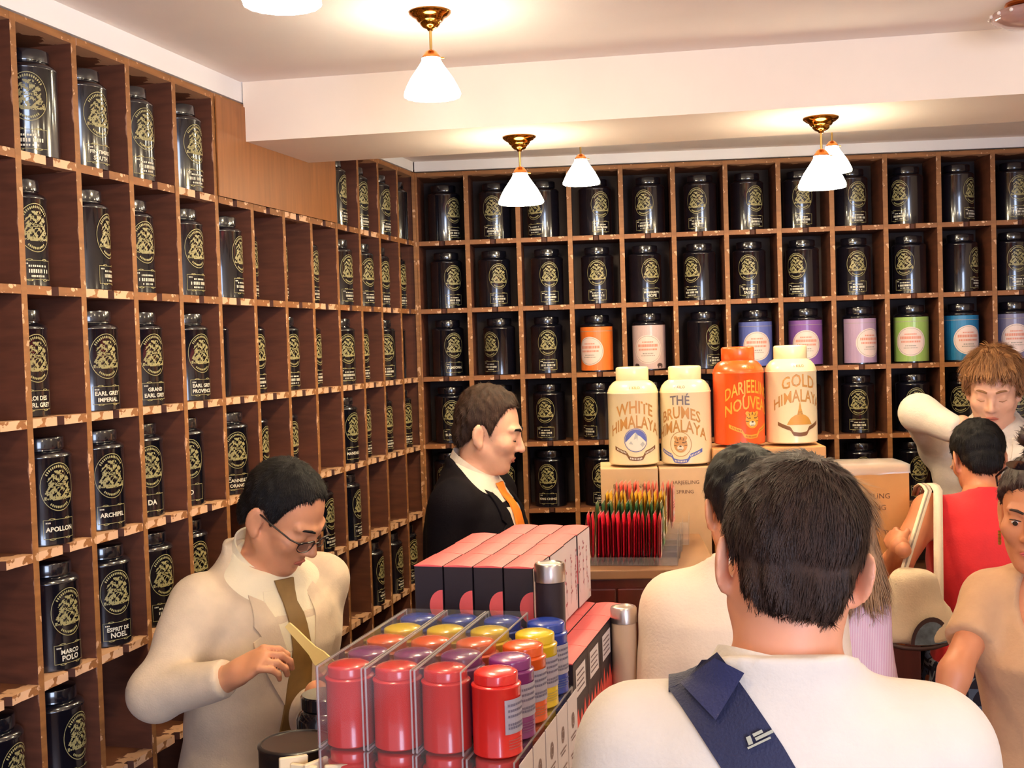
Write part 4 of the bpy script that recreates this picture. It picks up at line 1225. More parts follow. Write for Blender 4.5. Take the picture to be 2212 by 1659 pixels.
        tb = V3(.026, .004, .022); t1 = V3(.050, .018, .052); t2 = V3(.050 - .012 * pinch, .034 + .012 * pinch, .078); t3 = V3(.046 - .02 * pinch, .044 + .02 * pinch, .098)
        def f(p):
            q = ((p - w.astype(F32)) @ R.astype(F32)) / F32(sc)
            d = ell(q, (0.0, 0, .048), (.040, .0155, .052))
            d = smin(d, cone(q, (0, 0, -.03), (0, 0, .02), .027, .026), .02)
            d = smin(d, ell(q, (.020, .010, .036), (.020, .016, .030)), .012)
            for P, r in prims:
                for k in range(len(P) - 1): d = smin(d, cone(q, P[k], P[k + 1], r + .0008 - .0007 * k, r - .0007 * k), .0035)
            for A, B, ra, rb in ((tb, t1, .013, .0105), (t1, t2, .0105, .0092), (t2, t3, .0092, .0078)): d = smin(d, cone(q, A, B, ra, rb), .005)
            return d * F32(sc)
        c = w + z * .085
        return nets(f, axis(c[0] - .13, c[0] + .13, res), axis(c[1] - .13, c[1] + .13, res), axis(c[2] - .13, c[2] + .13, res))
    def part(s, name, f, lo, hi, step, mat, fine=None, parent=None, label=None):
        v, q = s.mesh_field(f, lo, hi, step, fine)
        o = add(name, fastmesh(name, v, q, mat, s.k), parent or s.root)
        if label: o['label'] = label
        return o
    def raw(s, name, g, mats, parent=None, smooth=True, sharp=40):
        me = mesh(name, [tuple(np.array(v) * s.k) for v in g.v], g.f, mats, g.mi, smooth, sharp)
        return add(name, me, parent or s.root)
    def trousers(s, mat, infl=.018):
        f = lambda p: smax(smin(smin(s.f_leg(p, 1, infl), s.f_leg(p, -1, infl), .03), s.f_torso(p, infl * .4), .05), np.maximum(.075 - p[:, 2], p[:, 2] - (s.HIP - .07)), .01)
        s.part('trousers', f, V3(-.26, -.22, .05), V3(.26, .22, s.HIP + .1), .014, mat)
    def shoes(s, mat=None):
        for sd in (1, -1):
            f = lambda p, sd=sd: smax(s.f_foot(p, sd, .007), -p[:, 2] + .002, .004)
            s.part('shoe', f, V3(sd * .105 - .07, -.12, -.02), V3(sd * .105 + .07, .2, .12), .009, mat or m_shoe)
    def ears_dark(s): pass
    def brows(s, mat, th=.0032, lash=True, eyes=False):
        for sd in (1, -1):
            g = G(); g.tube([s.hp(sd * .013, .0945, .0245), s.hp(sd * .026, .0925, .0295), s.hp(sd * .040, .0835, .0285), s.hp(sd * .049, .073, .0235)], [th, th * 1.25, th, th * .5], 8)
            s.raw('eyebrow', g, [mat])
            zz = -.004 if not eyes else .006
            g = G(); g.tube([s.hp(sd * .019, .0868, zz - .001), s.hp(sd * .031, .0892, zz - .003 if not eyes else zz + .002), s.hp(sd * .044, .0815, zz)], [.0009, .0016, .0009], 6)
            s.raw('eyelash', g, [mat])
        if eyes:
            for sd in (1, -1):
                g = G(); c = s.hp(sd * .031, .0770, .0015)
                ax = s.Rh @ V3(0, 1, 0)
                for (rr, off, mi) in ((.0122, 0, 0),):
                    pr = [(rr * math.sin(t), -rr * math.cos(t)) for t in np.linspace(.001, pi, 12)]
                    b = len(g.v); g.lathe(pr, 16); 
                    for i in range(b, len(g.v)): g.v[i] = tuple(c + np.array(g.v[i]) * (1, 1, .62))
                e = s.raw('eye', g, [m_eye])
                g = G(); q = s.hp(sd * .031, .0893, .0005)
                u = s.Rh @ V3(1, 0, 0); w = s.Rh @ V3(0, 0, 1)
                g.poly([tuple(q + u * .0055 * math.cos(t) + w * .0052 * math.sin(t)) for t in np.linspace(0, 2 * pi, 14)[:-1]])
                s.raw('iris', g, [m_iris], e)
    def lips(s, mat):
        g = G()
        g.tube([s.hp(-.021, .0905, -.0655), s.hp(-.009, .0953, -.0608), s.hp(0, .0960, -.0618), s.hp(.009, .0953, -.0608), s.hp(.021, .0905, -.0655)], [.001, .0030, .0030, .0030, .001], 8)
        g.tube([s.hp(-.019, .0905, -.0672), s.hp(0, .0940, -.0705), s.hp(.019, .0905, -.0672)], [.001, .0040, .001], 8)
        s.raw('lips', g, [mat])
    # ---- hair
    def hair(s, mat, zline, t=.010, res=.0048, strands=0, L=(.012, .022), seed=1, amp=.0025, extra=None, lift=.3, width=.0011, xback=0.0, flow='down'):
        """cap of hair over the skull above the hairline zline(y), roughened with short locks"""
        ys, zs = zip(*zline)
        def f(p):
            q = ((p - s.hc.astype(F32)) @ s.Rh.astype(F32)) / F32(s.hs)
            tt = t if not callable(t) else t(q)
            d = ell(q, (0, -.014, .036), (.0755, .094, .086)) - tt
            d = np.minimum(d, ell(q, (0, -.028, -.012), (.0665, .074, .075)) - np.minimum(tt, .008))
            zl = np.interp(q[:, 1], ys, zs).astype(F32)
            d = smax(d, (zl - q[:, 2]) * .8, .012)
            hw = np.interp(q[:, 2], [-.10, -.075, -.05, -.025, .0, .02], [.036, .046, .056, .066, .076, .12]).astype(F32)
            d = smax(d, np.abs(q[:, 0]) - hw, .012)
            for sd in (1, -1):                       # keep clear of the ears
                d = smax(d, -(ell(q, (sd * .082, -.012, -.014), (.022, .024, .036))), .006)
            if extra is not None: d = extra(q, d)
            return (d + wob(q, amp, 160, seed)) * F32(s.hs)
        lo, hi = s.bounds([s.hp(x, y, z) for x in (-.1, .1) for y in (-.13, .11) for z in (-.12, .15)], .02 if extra is None else .12)
        v, qd = s.mesh_field(f, lo, hi, res)
        if strands:
            r = np.random.default_rng(seed)
            nrm = np.zeros_like(v)
            a, b, c = v[qd[:, 0]], v[qd[:, 1]], v[qd[:, 2]]
            fn = np.cross(b - a, c - a)
            for k in range(4): np.add.at(nrm, qd[:, k], fn)
            nrm /= np.linalg.norm(nrm, axis=1)[:, None] + 1e-9
            i = r.integers(0, len(v), strands)
            P = v[i]; N = nrm[i]
            crown = s.hp(0.012, -.045, .12); up = s.Rh @ V3(0, 0, 1)
            fl = P - crown; fl -= N * (fl * N).sum(1)[:, None]; fl /= np.linalg.norm(fl, axis=1)[:, None] + 1e-9
            dn = -up - N * (N @ -up)[:, None]
            fl = fl + dn * .6 + r.normal(0, .16, fl.shape); fl -= N * (fl * N).sum(1)[:, None]; fl /= np.linalg.norm(fl, axis=1)[:, None] + 1e-9
            ln = r.uniform(L[0], L[1], (strands, 1)); W = np.cross(fl, N) * width
            lf = r.uniform(.3, 1.3, (strands, 1)) * lift
            A = P - N * .001 - W; B = P - N * .001 + W; Cc = P + fl * ln * .55 + N * ln * lf * .5 + W * .8; Dd = P + fl * ln * .55 + N * ln * lf * .5 - W * .8
            E = P + fl * ln + N * ln * lf * .55 + W * .15; Ff = P + fl * ln + N * ln * lf * .55 - W * .15
            n0 = len(v); idx = np.arange(strands) * 6 + n0
            sv = np.stack([A, B, Cc, Dd, E, Ff], 1).reshape(-1, 3)
            q1 = np.stack([idx, idx + 1, idx + 2, idx + 3], 1); q2 = np.stack([idx + 3, idx + 2, idx + 4, idx + 5], 1)
            v = np.concatenate([v, sv]); qd = np.concatenate([qd, q1, q2])
        o = add('hair', fastmesh('hair', v, qd, mat, s.k), s.root)
        if strands: o['kind'] = 'stuff'
        return o
    # ---- cloth panels laid on the surface of a field
    def panel(s, name, f, fn, nu, nv, mat, off=.003, thick=.0025, dirv=None, parent=None, edge=None, far=.35):
        """fn(u, v) -> start point in local space; marched along dirv on to field f"""
        U, Vv = np.meshgrid(np.linspace(0, 1, nu), np.linspace(0, 1, nv), indexing='ij')
        P = np.array([fn(a, b) for a, b in zip(U.ravel(), Vv.ravel())]).astype(F32)
        d = np.array(dirv, F32) if np.ndim(dirv) == 1 else np.asarray(dirv, F32)
        d = d / np.linalg.norm(d, axis=-1, keepdims=True)
        if d.ndim == 1: d = np.repeat(d[None], len(P), 0)
        P = P - d * F32(far); t = np.zeros(len(P), F32)
        for _ in range(70):
            dd = f(P + d * t[:, None]) - off; t += np.clip(dd * .7, -.02, .03)
            t = np.minimum(t, far * 2)
        top = P + d * t[:, None]; bot = top + d * thick
        g = G(); n = nu * nv
        g.v = [tuple(x) for x in top] + [tuple(x) for x in bot]
        I = lambda i, j: i * nv + j
        for i in range(nu - 1):
            for j in range(nv - 1):
                g.f.append((I(i, j), I(i + 1, j), I(i + 1, j + 1), I(i, j + 1))); g.mi.append(0)
                g.f.append((n + I(i, j), n + I(i, j + 1), n + I(i + 1, j + 1), n + I(i + 1, j))); g.mi.append(0)
        ring = [I(i, 0) for i in range(nu)] + [I(nu - 1, j) for j in range(1, nv)] + [I(i, nv - 1) for i in range(nu - 2, -1, -1)] + [I(0, j) for j in range(nv - 2, 0, -1)]
        for a, b in zip(ring, ring[1:] + ring[:1]): g.f.append((a, n + a, n + b, b)); g.mi.append(0)
        return s.raw(name, g, [mat], parent)
    def collar(s, mat, r=.066, h=.040, front=-.035, fold=.012, gap=0.0, parent=None, drop=.0, name='collar', back=.0, tilt=0.0, up=None):
        """shirt collar: a band round the neck folded over outwards; front lower than back. gap = half angle left open at the front"""
        ax = s.hp(0, -.022, -.05) - s.nb; ax /= np.linalg.norm(ax)
        u = s.Rt @ V3(1, 0, 0); u -= ax * (u @ ax); u /= np.linalg.norm(u); w = np.cross(ax, u)
        g = G(); rows = []
        n = 48
        for i in range(n + 1):
            a = math.radians(90) + gap + (2 * pi - 2 * gap) * i / n
            fr = .5 + .5 * math.sin(a)                       # 1 at the front
            base = s.nb + ax * ((up if up is not None else -.012) + front * fr ** 1.5 + back * (1 - fr))
            dv = u * math.cos(a) + w * math.sin(a) * 1.02
            rr = r
            tip = (fr ** 3) * drop
            rows.append([tuple(base + dv * (rr + .003) + ax * 0), tuple(base + dv * rr + ax * h * .6), tuple(base + dv * (rr - .002) + ax * h), tuple(base + dv * (rr + .002) + ax * (h + .002)),
                         tuple(base + dv * (rr + fold * .55) + ax * h * .7), tuple(base + dv * (rr + fold) + ax * (h * .12 - tip)), tuple(base + dv * (rr + fold + .0015) + ax * (h * .08 - tip)), tuple(base + dv * (rr + fold * .4) + ax * (h * .1 - tip * .9))])
        for A, B in zip(rows[:-1], rows[1:]): g.quadstrip(A, B)
        g.f = [f[::-1] for f in g.f]
        return s.raw(name, g, [mat], parent, True, 60)

# ------------------------------------------------------------------ the people
def top_field(s, infl=.016, sl=.014, upto=1.0, hem=-.16, flare=.012, cr=.0025, fr=38, seed=0, neck_up=.006, keys=None, arms=(1, -1), cuff=None, shoulder=True):
    K = [list(k) for k in (keys or s.T)]
    K = [[hem, 0, K[0][2], K[0][3] + flare + .012, K[0][4] + flare + .016]] + K
    ax = s.hp(0, -.022, -.05) - s.nb; ax /= np.linalg.norm(ax)
    def f(p):
        d = loft((p - s.hip.astype(F32)) @ s.Rt.astype(F32), K, infl)
        if shoulder: d = smin(d, s.f_shoulder(p, infl * .75), .04)
        ux = s.Rt @ V3(1, 0, 0); axt = ax - ux * (ax @ ux) + .55 * (s.Rt @ V3(0, 1, 0))
        d = smax(d, ((p - s.nb.astype(F32)) @ axt.astype(F32)) - neck_up, .008)
        for sd in arms: 
            a = s.f_arm2(p, sd, sl, cuff if cuff is not None else min(sl, .012), upto, .012 if upto >= 1 else 0)
            d = smin(d, a, .035)
        q = (p - s.hip.astype(F32)) @ s.Rt.astype(F32)
        d = smax(d, hem + .0 - q[:, 2], .006)
        return d + (wob(p, cr, fr, seed) if cr else 0)
    return f
def top(s, name, f, mat, res=.009, fine=None):
    pts = [s.tp(x, y, z) for x in (-.2, .2) for y in (-.16, .16) for z in (-.2, .54)] + [q for sd in (1, -1) for q in s.arm[sd]]
    lo, hi = s.bounds(pts, .075)
    return s.part(name, f, lo, hi, res, mat, fine)
def inner_shirt(s, mat, z=.022):
    ax = s.hp(0, -.022, -.05) - s.nb; ax /= np.linalg.norm(ax)
    def f(p):
        d = smin(smin(s.f_torso(p, .012), s.f_shoulder(p, .010), .04), s.f_neck(p, .006), .03)
        d = smax(d, ((p - s.nb.astype(F32)) @ (ax + .25 * (s.Rt @ V3(0, 1, 0))).astype(F32)) - z, .004)
        return smax(d, s.HIP + .2 - p[:, 2], .01)
    lo, hi = s.bounds([s.tp(x, y, zz) for x in (-.2, .2) for y in (-.15, .15) for zz in (.2, .62)], .03)
    s.part('shirt', f, lo, hi, .008, mat)
    return f
def interp(v, ks): return float(np.interp(v, [k[0] for k in ks], [k[1] for k in ks]))
def front(s, xfn, z0, z1):
    """surface patch on the chest: xfn(v) -> (x0, x1) between torso heights z0 (top) and z1"""
    def fn(u, v):
        a, b = xfn(v); return s.tp(a + (b - a) * u, 0, z0 + (z1 - z0) * v)
    return fn
ID3 = np.eye(3)

sk_pale = skin_mat('skin_fair', (232, 176, 146)); sk_warm = skin_mat('skin_warm', (216, 150, 110)); sk_tan = skin_mat('skin_tanned', (204, 132, 92))
h_black = M('hair_black', (15, 11, 12), .5, bump=.5, bscale=500, stretch=(3, 3, .5), spec=.25)
h_dkbr = M('hair_dark_brown', (56, 37, 28), .45, var=.45, vscale=40, bump=.5, bscale=500, stretch=(3, 3, .5), spec=.3)
h_lbr = M('hair_light_brown', (160, 110, 68), .5, bump=.5, bscale=400, stretch=(3, 3, .5), var=.2)
h_ash = M('hair_ash_blonde', (178, 138, 100), .45, bump=.6, bscale=420, stretch=(4, 4, .25), var=.22, vscale=30)
c_linen = cloth_mat('linen_jacket_cloth', (214, 192, 164), .9, .07, .16, 260)
c_shirt = cloth_mat('cream_shirt_cotton', (236, 222, 190), .8, .03, .15)
c_white = cloth_mat('white_shirt_cotton', (226, 212, 196), .8, .03, .2, 180)
c_whiteb = cloth_mat('offwhite_shirt_cotton', (236, 214, 190), .8, .03, .2, 180)
c_suit = cloth_mat('navy_suit_cloth', (15, 11, 18), .8, .08, .2, sheen=0)
c_suit.node_tree.nodes['Principled BSDF'].inputs['Specular IOR Level'].default_value = .12
c_black = cloth_mat('dark_trouser_cloth', (38, 32, 36), .85)
c_olive = M('olive_tie_silk', (128, 96, 48), .5, var=.12, vscale=30)
c_orange = M('orange_tie_silk', (250, 140, 40), .45, var=.05)
c_navy = cloth_mat('navy_strap_webbing', (30, 32, 66), .7, .08, .4, 300)
c_pinkst = M('pink_fine_stripe_cotton', (238, 200, 206), .8, bump=.15, bscale=200)
c_redt = cloth_mat('red_jersey', (226, 36, 40), .75, .05, .15)
c_tan = cloth_mat('tan_dress_cloth', (196, 152, 112), .85, .06, .25, 140)
c_cream = cloth_mat('pale_jacket_cloth', (236, 222, 204), .85, .05, .2)
m_lip = M('lip_skin', (188, 104, 84), .5); m_lipr = M('rose_lip', (206, 96, 92), .4)
HL = [(-.13, -.070), (-.09, -.078), (-.065, -.070), (-.042, -.040), (-.026, -.020), (-.012, .012), (.004, .006), (.018, -.004), (.024, .014), (.036, .036), (.052, .060), (.075, .074), (.11, .084)]

HLA = [(-.13, -.070), (-.09, -.078), (-.065, -.070), (-.042, -.040), (-.026, -.020), (-.012, .012), (.004, .006), (.018, -.006), (.026, .018), (.034, .052), (.048, .080), (.062, .092), (.075, .096), (.11, .11)]
# A: bowed clerk in linen jacket and glasses
A = Person('person with glasses and pale linen jacket bowing over the black canister', at(612, 1112, 2.65), 128, lean=8, twist=0, head=(-20, 36, 4), skin=sk_warm, neck=(0, .030, .128),
           arms={1: (at(336, 1500, 2.47), at(498, 1462, 2.40)), -1: (at(640, 1590, 2.84), at(700, 1512, 2.52))})
A.nr = .047
A.body(hres=.004, hand={1: dict(dir=tuple(at(618, 1392, 2.36) - at(498, 1462, 2.40)), palm=(.3, .5, -.8), curl=48, pinch=.8), -1: dict(dir=(.6, -.6, -.3), palm=(0, -.3, -1), curl=40)})
A.brows(h_black, .0026); A.lips(m_lip)
A.hair(h_black, HLA, t=.006, strands=11000, L=(.009, .016), lift=.28, width=.0007, amp=.0016)
fA = top_field(A, .022, .017, 1.0, -.22, .02, .0032, 42, 3)
fAb = top_field(A, .022, .017, 1.0, -.22, .02, .0032, 42, 3, arms=())
jk = top(A, 'linen_jacket', fA, c_linen, .0075)
yb = A.Rt @ V3(0, -1, 0)
inn = [(0, .052), (.12, .060), (.5, .036), (1, .002)]
out = [(0, .085), (.26, .108), (.30, .086), (.335, .112), (.42, .112), (1, .006)]
fAs = inner_shirt(A, c_shirt); fA2 = lambda p: np.minimum(fAb(p), fAs(p))
A.panel('shirt_front', fA2, front(A, lambda v: (-interp(v, inn) - .004, interp(v, inn) + .004), .485, .20), 12, 14, c_shirt, .0012, .006, yb)
for sd in (1, -1):
    A.panel('lapel', fAb, front(A, lambda v, sd=sd: (sd * interp(v, inn), sd * interp(v, out)), .50, .19), 9, 30, c_linen, .006, .004, yb, jk)
A.panel('tie', fA2, front(A, lambda v: tuple(x * interp(v, [(0, .026), (.13, .018), (.17, .021), (1, .040)]) for x in (-1, 1)), .505, .16), 7, 16, c_olive, .0085, .005, yb)
A.collar(c_shirt, r=.066, h=.050, front=-.052, fold=.010, gap=.10, drop=.036, up=.0)
A.collar(c_linen, r=.078, h=.034, front=-.05, fold=.016, gap=.95, drop=.0, name='jacket_collar', up=-.022)
A.trousers(c_black); A.shoes()
m_frame = M('dark_glasses_frame', (34, 22, 22), .3)
g = G()
for sd in (1, -1):
    P = [A.hp(sd * (.0335 + .0235 * math.copysign(abs(math.cos(t)) ** .6, math.cos(t))), .1035 - .010 * max(0, math.cos(t)), -.004 + .0145 * math.copysign(abs(math.sin(t)) ** .7, math.sin(t))) for t in np.linspace(0, 2 * pi, 29)]
    g.tube(P, [.0012 + .0009 * (math.sin(t) > 0) for t in np.linspace(0, 2 * pi, 29)], 6, cap=False)
    g.tube([A.hp(sd * .057, .0935, .004), A.hp(sd * .070, .075, .006), A.hp(sd * .079, .03, .010), A.hp(sd * .081, -.012, .012), A.hp(sd * .079, -.03, -.004)], .0021, 6)
g.tube([A.hp(-.010, .105, .001), A.hp(0, .107, .003), A.hp(.010, .105, .001)], .0014, 6)
gl = A.raw('glasses', g, [m_frame])
g = G()
for sd in (1, -1):
    g.poly([A.hp(sd * (.0335 + .0225 * math.cos(t)), .1030 - .009 * max(0, math.cos(t)), -.004 + .0135 * math.sin(t)) for t in np.linspace(0, 2 * pi, 20)[:-1]])
A.raw('lenses', g, [clear_mat('spectacle_lens', haze=.03)], gl, False)
# wooden tea scoop in his hand
p0, p1 = at(622, 1350, 2.36), at(712, 1444, 2.30)
u = (p1 - p0) / np.linalg.norm(p1 - p0)
o = add('tea_scoop', None, loc=p0, label='pale wooden tea scoop held in the hand of the linen jacket clerk', cat='scoop')
g = G(); L = np.linalg.norm(p1 - p0)
side = np.cross(u, (FW)); side /= np.linalg.norm(side); nn = np.cross(side, u)
prof = [(-.0, .006, .004), (.02, .0075, .004), (.05, .0085, .0035), (L * .6, .010, .0035), (L * .75, .015, .004), (L, .017, .003)]
rows = [[tuple(u * t + side * w * a + nn * h * b) for a, b in ((-1, -1), (1, -1), (1, 1), (-1, 1))] for t, w, h in prof]
for a, b in zip(rows[:-1], rows[1:]): g.quadstrip(a, b, 0, True)
g.poly(rows[0][::-1]); g.poly(rows[-1])
add('blade', g.me('blade', [M('pale_scoop_wood', (236, 204, 130), .55, var=.06)], True, 40), o)

# B: clerk in navy suit with orange tie
B = Person('person in navy suit and orange tie looking down, seen in profile', at(1055, 930, 3.62), 104, lean=5, head=(-12, 16, 3), skin=sk_pale, neck=(0, .030, .126), hscale=.98)
B.nose = 1.14; B.nr = .048
B.body(hres=.0045); B.brows(h_black, .0034); B.lips(M('muted_lip', (196, 124, 106), .5))
B.hair(h_dkbr, [(-.13, -.070), (-.09, -.075), (-.065, -.066), (-.042, -.036), (-.026, -.012), (-.012, .012), (.004, .002), (.016, -.016), (.022, .014), (.030, .050), (.044, .080), (.058, .092), (.075, .094), (.11, .1)], t=lambda q: (.007 + .009 * np.clip((q[:, 2] - .06) / .06, 0, 1)).astype(F32), strands=2500, L=(.010, .018), width=.0009)
fB = top_field(B, .022, .017, 1.0, -.2, .02, .0022, 34, 5)
fBb = top_field(B, .022, .017, 1.0, -.2, .02, .0022, 34, 5, arms=())
jb = top(B, 'suit_jacket', fB, c_suit, .009); yb = B.Rt @ V3(0, -1, 0)
inn = [(0, .054), (.12, .058), (.5, .036), (1, .003)]; out = [(0, .085), (.26, .10), (.30, .08), (.335, .105), (.42, .105), (1, .006)]
fBs = inner_shirt(B, c_white); fB2 = lambda p: np.minimum(fBb(p), fBs(p))
B.panel('shirt_front', fB2, front(B, lambda v: (-interp(v, inn) - .003, interp(v, inn) + .003), .49, .18), 10, 12, c_white, .0012, .006, yb)
for sd in (1, -1): B.panel('lapel', fBb, front(B, lambda v, sd=sd: (sd * interp(v, inn), sd * interp(v, out)), .50, .17), 7, 24, c_suit, .006, .004, yb, jb)
B.panel('tie', fB2, front(B, lambda v: tuple(x * interp(v, [(0, .026), (.12, .018), (.16, .024), (1, .044)]) for x in (-1, 1)), .505, .15), 6, 14, c_orange, .0095, .006, yb)
B.collar(c_white, r=.065, h=.052, front=-.050, fold=.010, gap=.10, drop=.036, up=.0)
B.collar(c_suit, r=.077, h=.032, front=-.05, fold=.014, gap=.95, drop=.0, name='jacket_collar', up=-.024)
B.trousers(c_black); B.shoes()

# C: nearest man, seen from behind
sk_c = skin_mat('skin_ruddy', (228, 158, 122))
C = Person('person nearest the camera, seen from behind, white shirt and navy shoulder strap', at(1708, 1212, 1.36), 4, lean=2, head=(-6, 8, 8), skin=sk_c, hscale=.895, neck=(.010, .016, .128), sh=.150)
C.nr = .057; C.ear = .96; C.eo = .005
C.body(hres=.0036)
C.hair(h_dkbr, [(-.13, -.052), (-.09, -.060), (-.070, -.060), (-.050, -.052), (-.036, -.030), (-.020, .012), (.004, .006), (.018, -.01), (.024, .014), (.036, .036), (.052, .060), (.075, .074), (.11, .084)], t=lambda q: (.0055 + .0065 * np.clip((q[:, 2] + .02) / .10, 0, 1)).astype(F32), res=.0040, strands=18000, L=(.011, .022), lift=.10, width=.0007, amp=.0022, seed=4)
fC = top_field(C, .026, .020, 1.0, -.18, .02, .0030, 24, 8, neck_up=.010)
sC = top(C, 'white_shirt', fC, c_white, .0075)
C.collar(c_white, r=.0680, h=.036, front=-.040, fold=.013, gap=.12, drop=.02, up=.004)
yb = C.Rt @ V3(0, 1, 0)
C.panel('yoke_seam', fC, front(C, lambda v: (-.20, .20), .318, .312), 24, 3, c_white, .0016, .004, yb, sC)
C.trousers(c_black); C.shoes()
# navy strap over his left shoulder
def strap_thing(s, name, f, pts, width, mat, label, cat, off=.004, thick=.004, nv=26):
    """pts: rows of (world point, world direction towards the body)"""
    o = add(name, None, loc=s.org, rz=-math.radians(s.heading), label=label, cat=cat)
    Pw = np.array([s.loc(p) for p, _ in pts]); Dw = np.array([s.Rw.T @ np.array(d, float) for _, d in pts])
    T = np.linspace(0, 1, len(pts)); at1 = lambda Q, v: np.array([np.interp(v, T, Q[:, i]) for i in range(3)])
    def fn(u, v):
        c = at1(Pw, v); t = at1(Pw, min(1, v + .04)) - at1(Pw, max(0, v - .04)); d = at1(Dw, v)
        sd = np.cross(d, t); sd /= np.linalg.norm(sd)
        return c + sd * (u - .5) * width
    nu = 7
    dv = np.array([at1(Dw, b) for a in range(nu) for b in np.linspace(0, 1, nv)])
    b = s.panel('strap', f, fn, nu, nv, mat, off, thick, dv, o)
    return o, fn
vd = lambda p: (p - CAM) / np.linalg.norm(p - CAM)
pts = [(at(x, y, 1.33), vd(at(x, y, 1.33))) for x, y in ((1496, 1449), (1524, 1486), (1558, 1535), (1598, 1595), (1634, 1650), (1690, 1750), (1760, 1880), (1840, 2040))]
o, fn = strap_thing(C, 'shoulder_strap', fC, pts, .064, c_navy, 'wide navy shoulder strap across the back of the nearest white shirt', 'strap')
p0 = C.loc(at(1496, 1449, 1.30)); sv = V3(.026, .0, .018)
C.panel('strap', fC, lambda a, b: p0 + V3(.004, .022 + .14 * b, 0) + (a - .5) * V3(.060, 0, 0), 6, 14, c_navy, .004, .004, V3(0, 0, -1), o, far=.2)
pl = [C.loc(at(x, y, 1.33)) for x, y in ((1470, 1474), (1543, 1424), (1604, 1456), (1546, 1552))]
vl = C.Rw.T @ vd(at(1540, 1490, 1.33))
C.panel('strap_flap', fC, lambda a, b: (pl[0] * (1 - a) + pl[1] * a) * (1 - b) + (pl[3] * (1 - a) + pl[2] * a) * b, 9, 9, cloth_mat('navy_flap_cloth', (40, 42, 84), .7, .05, .3, 300), .011, .004, vl, o)
m_logo = M('pale_stitched_logo', (176, 172, 150), .6)
vl = C.Rw.T @ vd(at(1640, 1580, 1.33))
for k, Q in enumerate((((1613, 1592), (1622, 1588), (1628, 1604), (1619, 1608)), ((1626, 1585), (1645, 1576), (1648, 1582), (1629, 1591)), ((1631, 1593), (1666, 1576), (1669, 1582), (1634, 1599)), ((1616, 1612), (1662, 1590), (1664, 1594), (1618, 1616)))):
    w4 = [C.loc(at(x, y, 1.33)) for x, y in Q]
    C.panel('strap_logo', fC, lambda a, b, w4=w4: (w4[0] * (1 - a) + w4[1] * a) * (1 - b) + (w4[3] * (1 - a) + w4[2] * a) * b, 4, 2, m_logo, .0095, .001, vl, o)

# D: second man beyond, mostly hidden
D = Person('person with black hair and off-white shirt, mostly hidden behind the nearest man', at(1608, 1092, 2.45), -4, lean=2, head=(-4, 4, 0), skin=sk_warm, neck=(.014, .018, .128), sh=.138)
D.body(hres=.006)
D.hair(h_black, HL, t=.009, strands=2500, L=(.012, .02), width=.0009, lift=.15)
fD = top_field(D, .028, .020, 1.0, -.18, .02, .0022, 22, 9, neck_up=.010)
top(D, 'offwhite_shirt', fD, c_whiteb, .010); D.collar(c_whiteb, r=.063, h=.038, front=-.04, fold=.010, gap=.12, up=-.006)
D.trousers(c_black); D.shoes()

# E: woman with ash blonde hair and pink striped shirt
E = Person('person with long ash blonde hair and pink fine striped shirt, seen from behind', at(1806, 1146, 2.72), 14, lean=2, head=(4, 8, 4), female=True, skin=sk_pale, hscale=.96, neck=(.070, .016, .112), sh=.135)
E.body(res=.014, hres=.007)
def long_hair(q, d):
    e = np.minimum(cone(q, (0, -.035, .04), (0, -.055, -.13), .092, .082), cone(q, (.045, -.02, -.02), (.088, -.03, -.130), .060, .050))
    e = smax(e, (q[:, 1] - .045), .02)
    return smin(d, e, .03)
E.hair(h_ash, HL, t=.014, res=.006, strands=7000, L=(.05, .09), lift=.02, width=.0011, amp=.002, extra=long_hair)
nt = c_pinkst.node_tree; tc = nt.nodes.new('ShaderNodeTexCoord'); wv = nt.nodes.new('ShaderNodeTexWave'); wv.inputs['Scale'].default_value = 90; wv.bands_direction = 'X'
rp = nt.nodes.new('ShaderNodeValToRGB'); rp.color_ramp.elements[0].color = (*lin((226, 168, 188)), 1); rp.color_ramp.elements[1].color = (*lin((244, 222, 222)), 1)
nt.links.new(tc.outputs['Object'], wv.inputs['Vector']); nt.links.new(wv.outputs['Fac'], rp.inputs[0]); nt.links.new(rp.outputs[0], nt.nodes['Principled BSDF'].inputs['Base Color'])
fE = top_field(E, .022, .02, 1.0, -.14, .015, .002, 26, 11, neck_up=.010)
top(E, 'pink_shirt', fE, c_pinkst, .010); E.collar(c_pinkst, r=.054, h=.036, front=-.035, fold=.010, gap=.12, up=-.006)
E.trousers(c_black, .014); E.shoes()

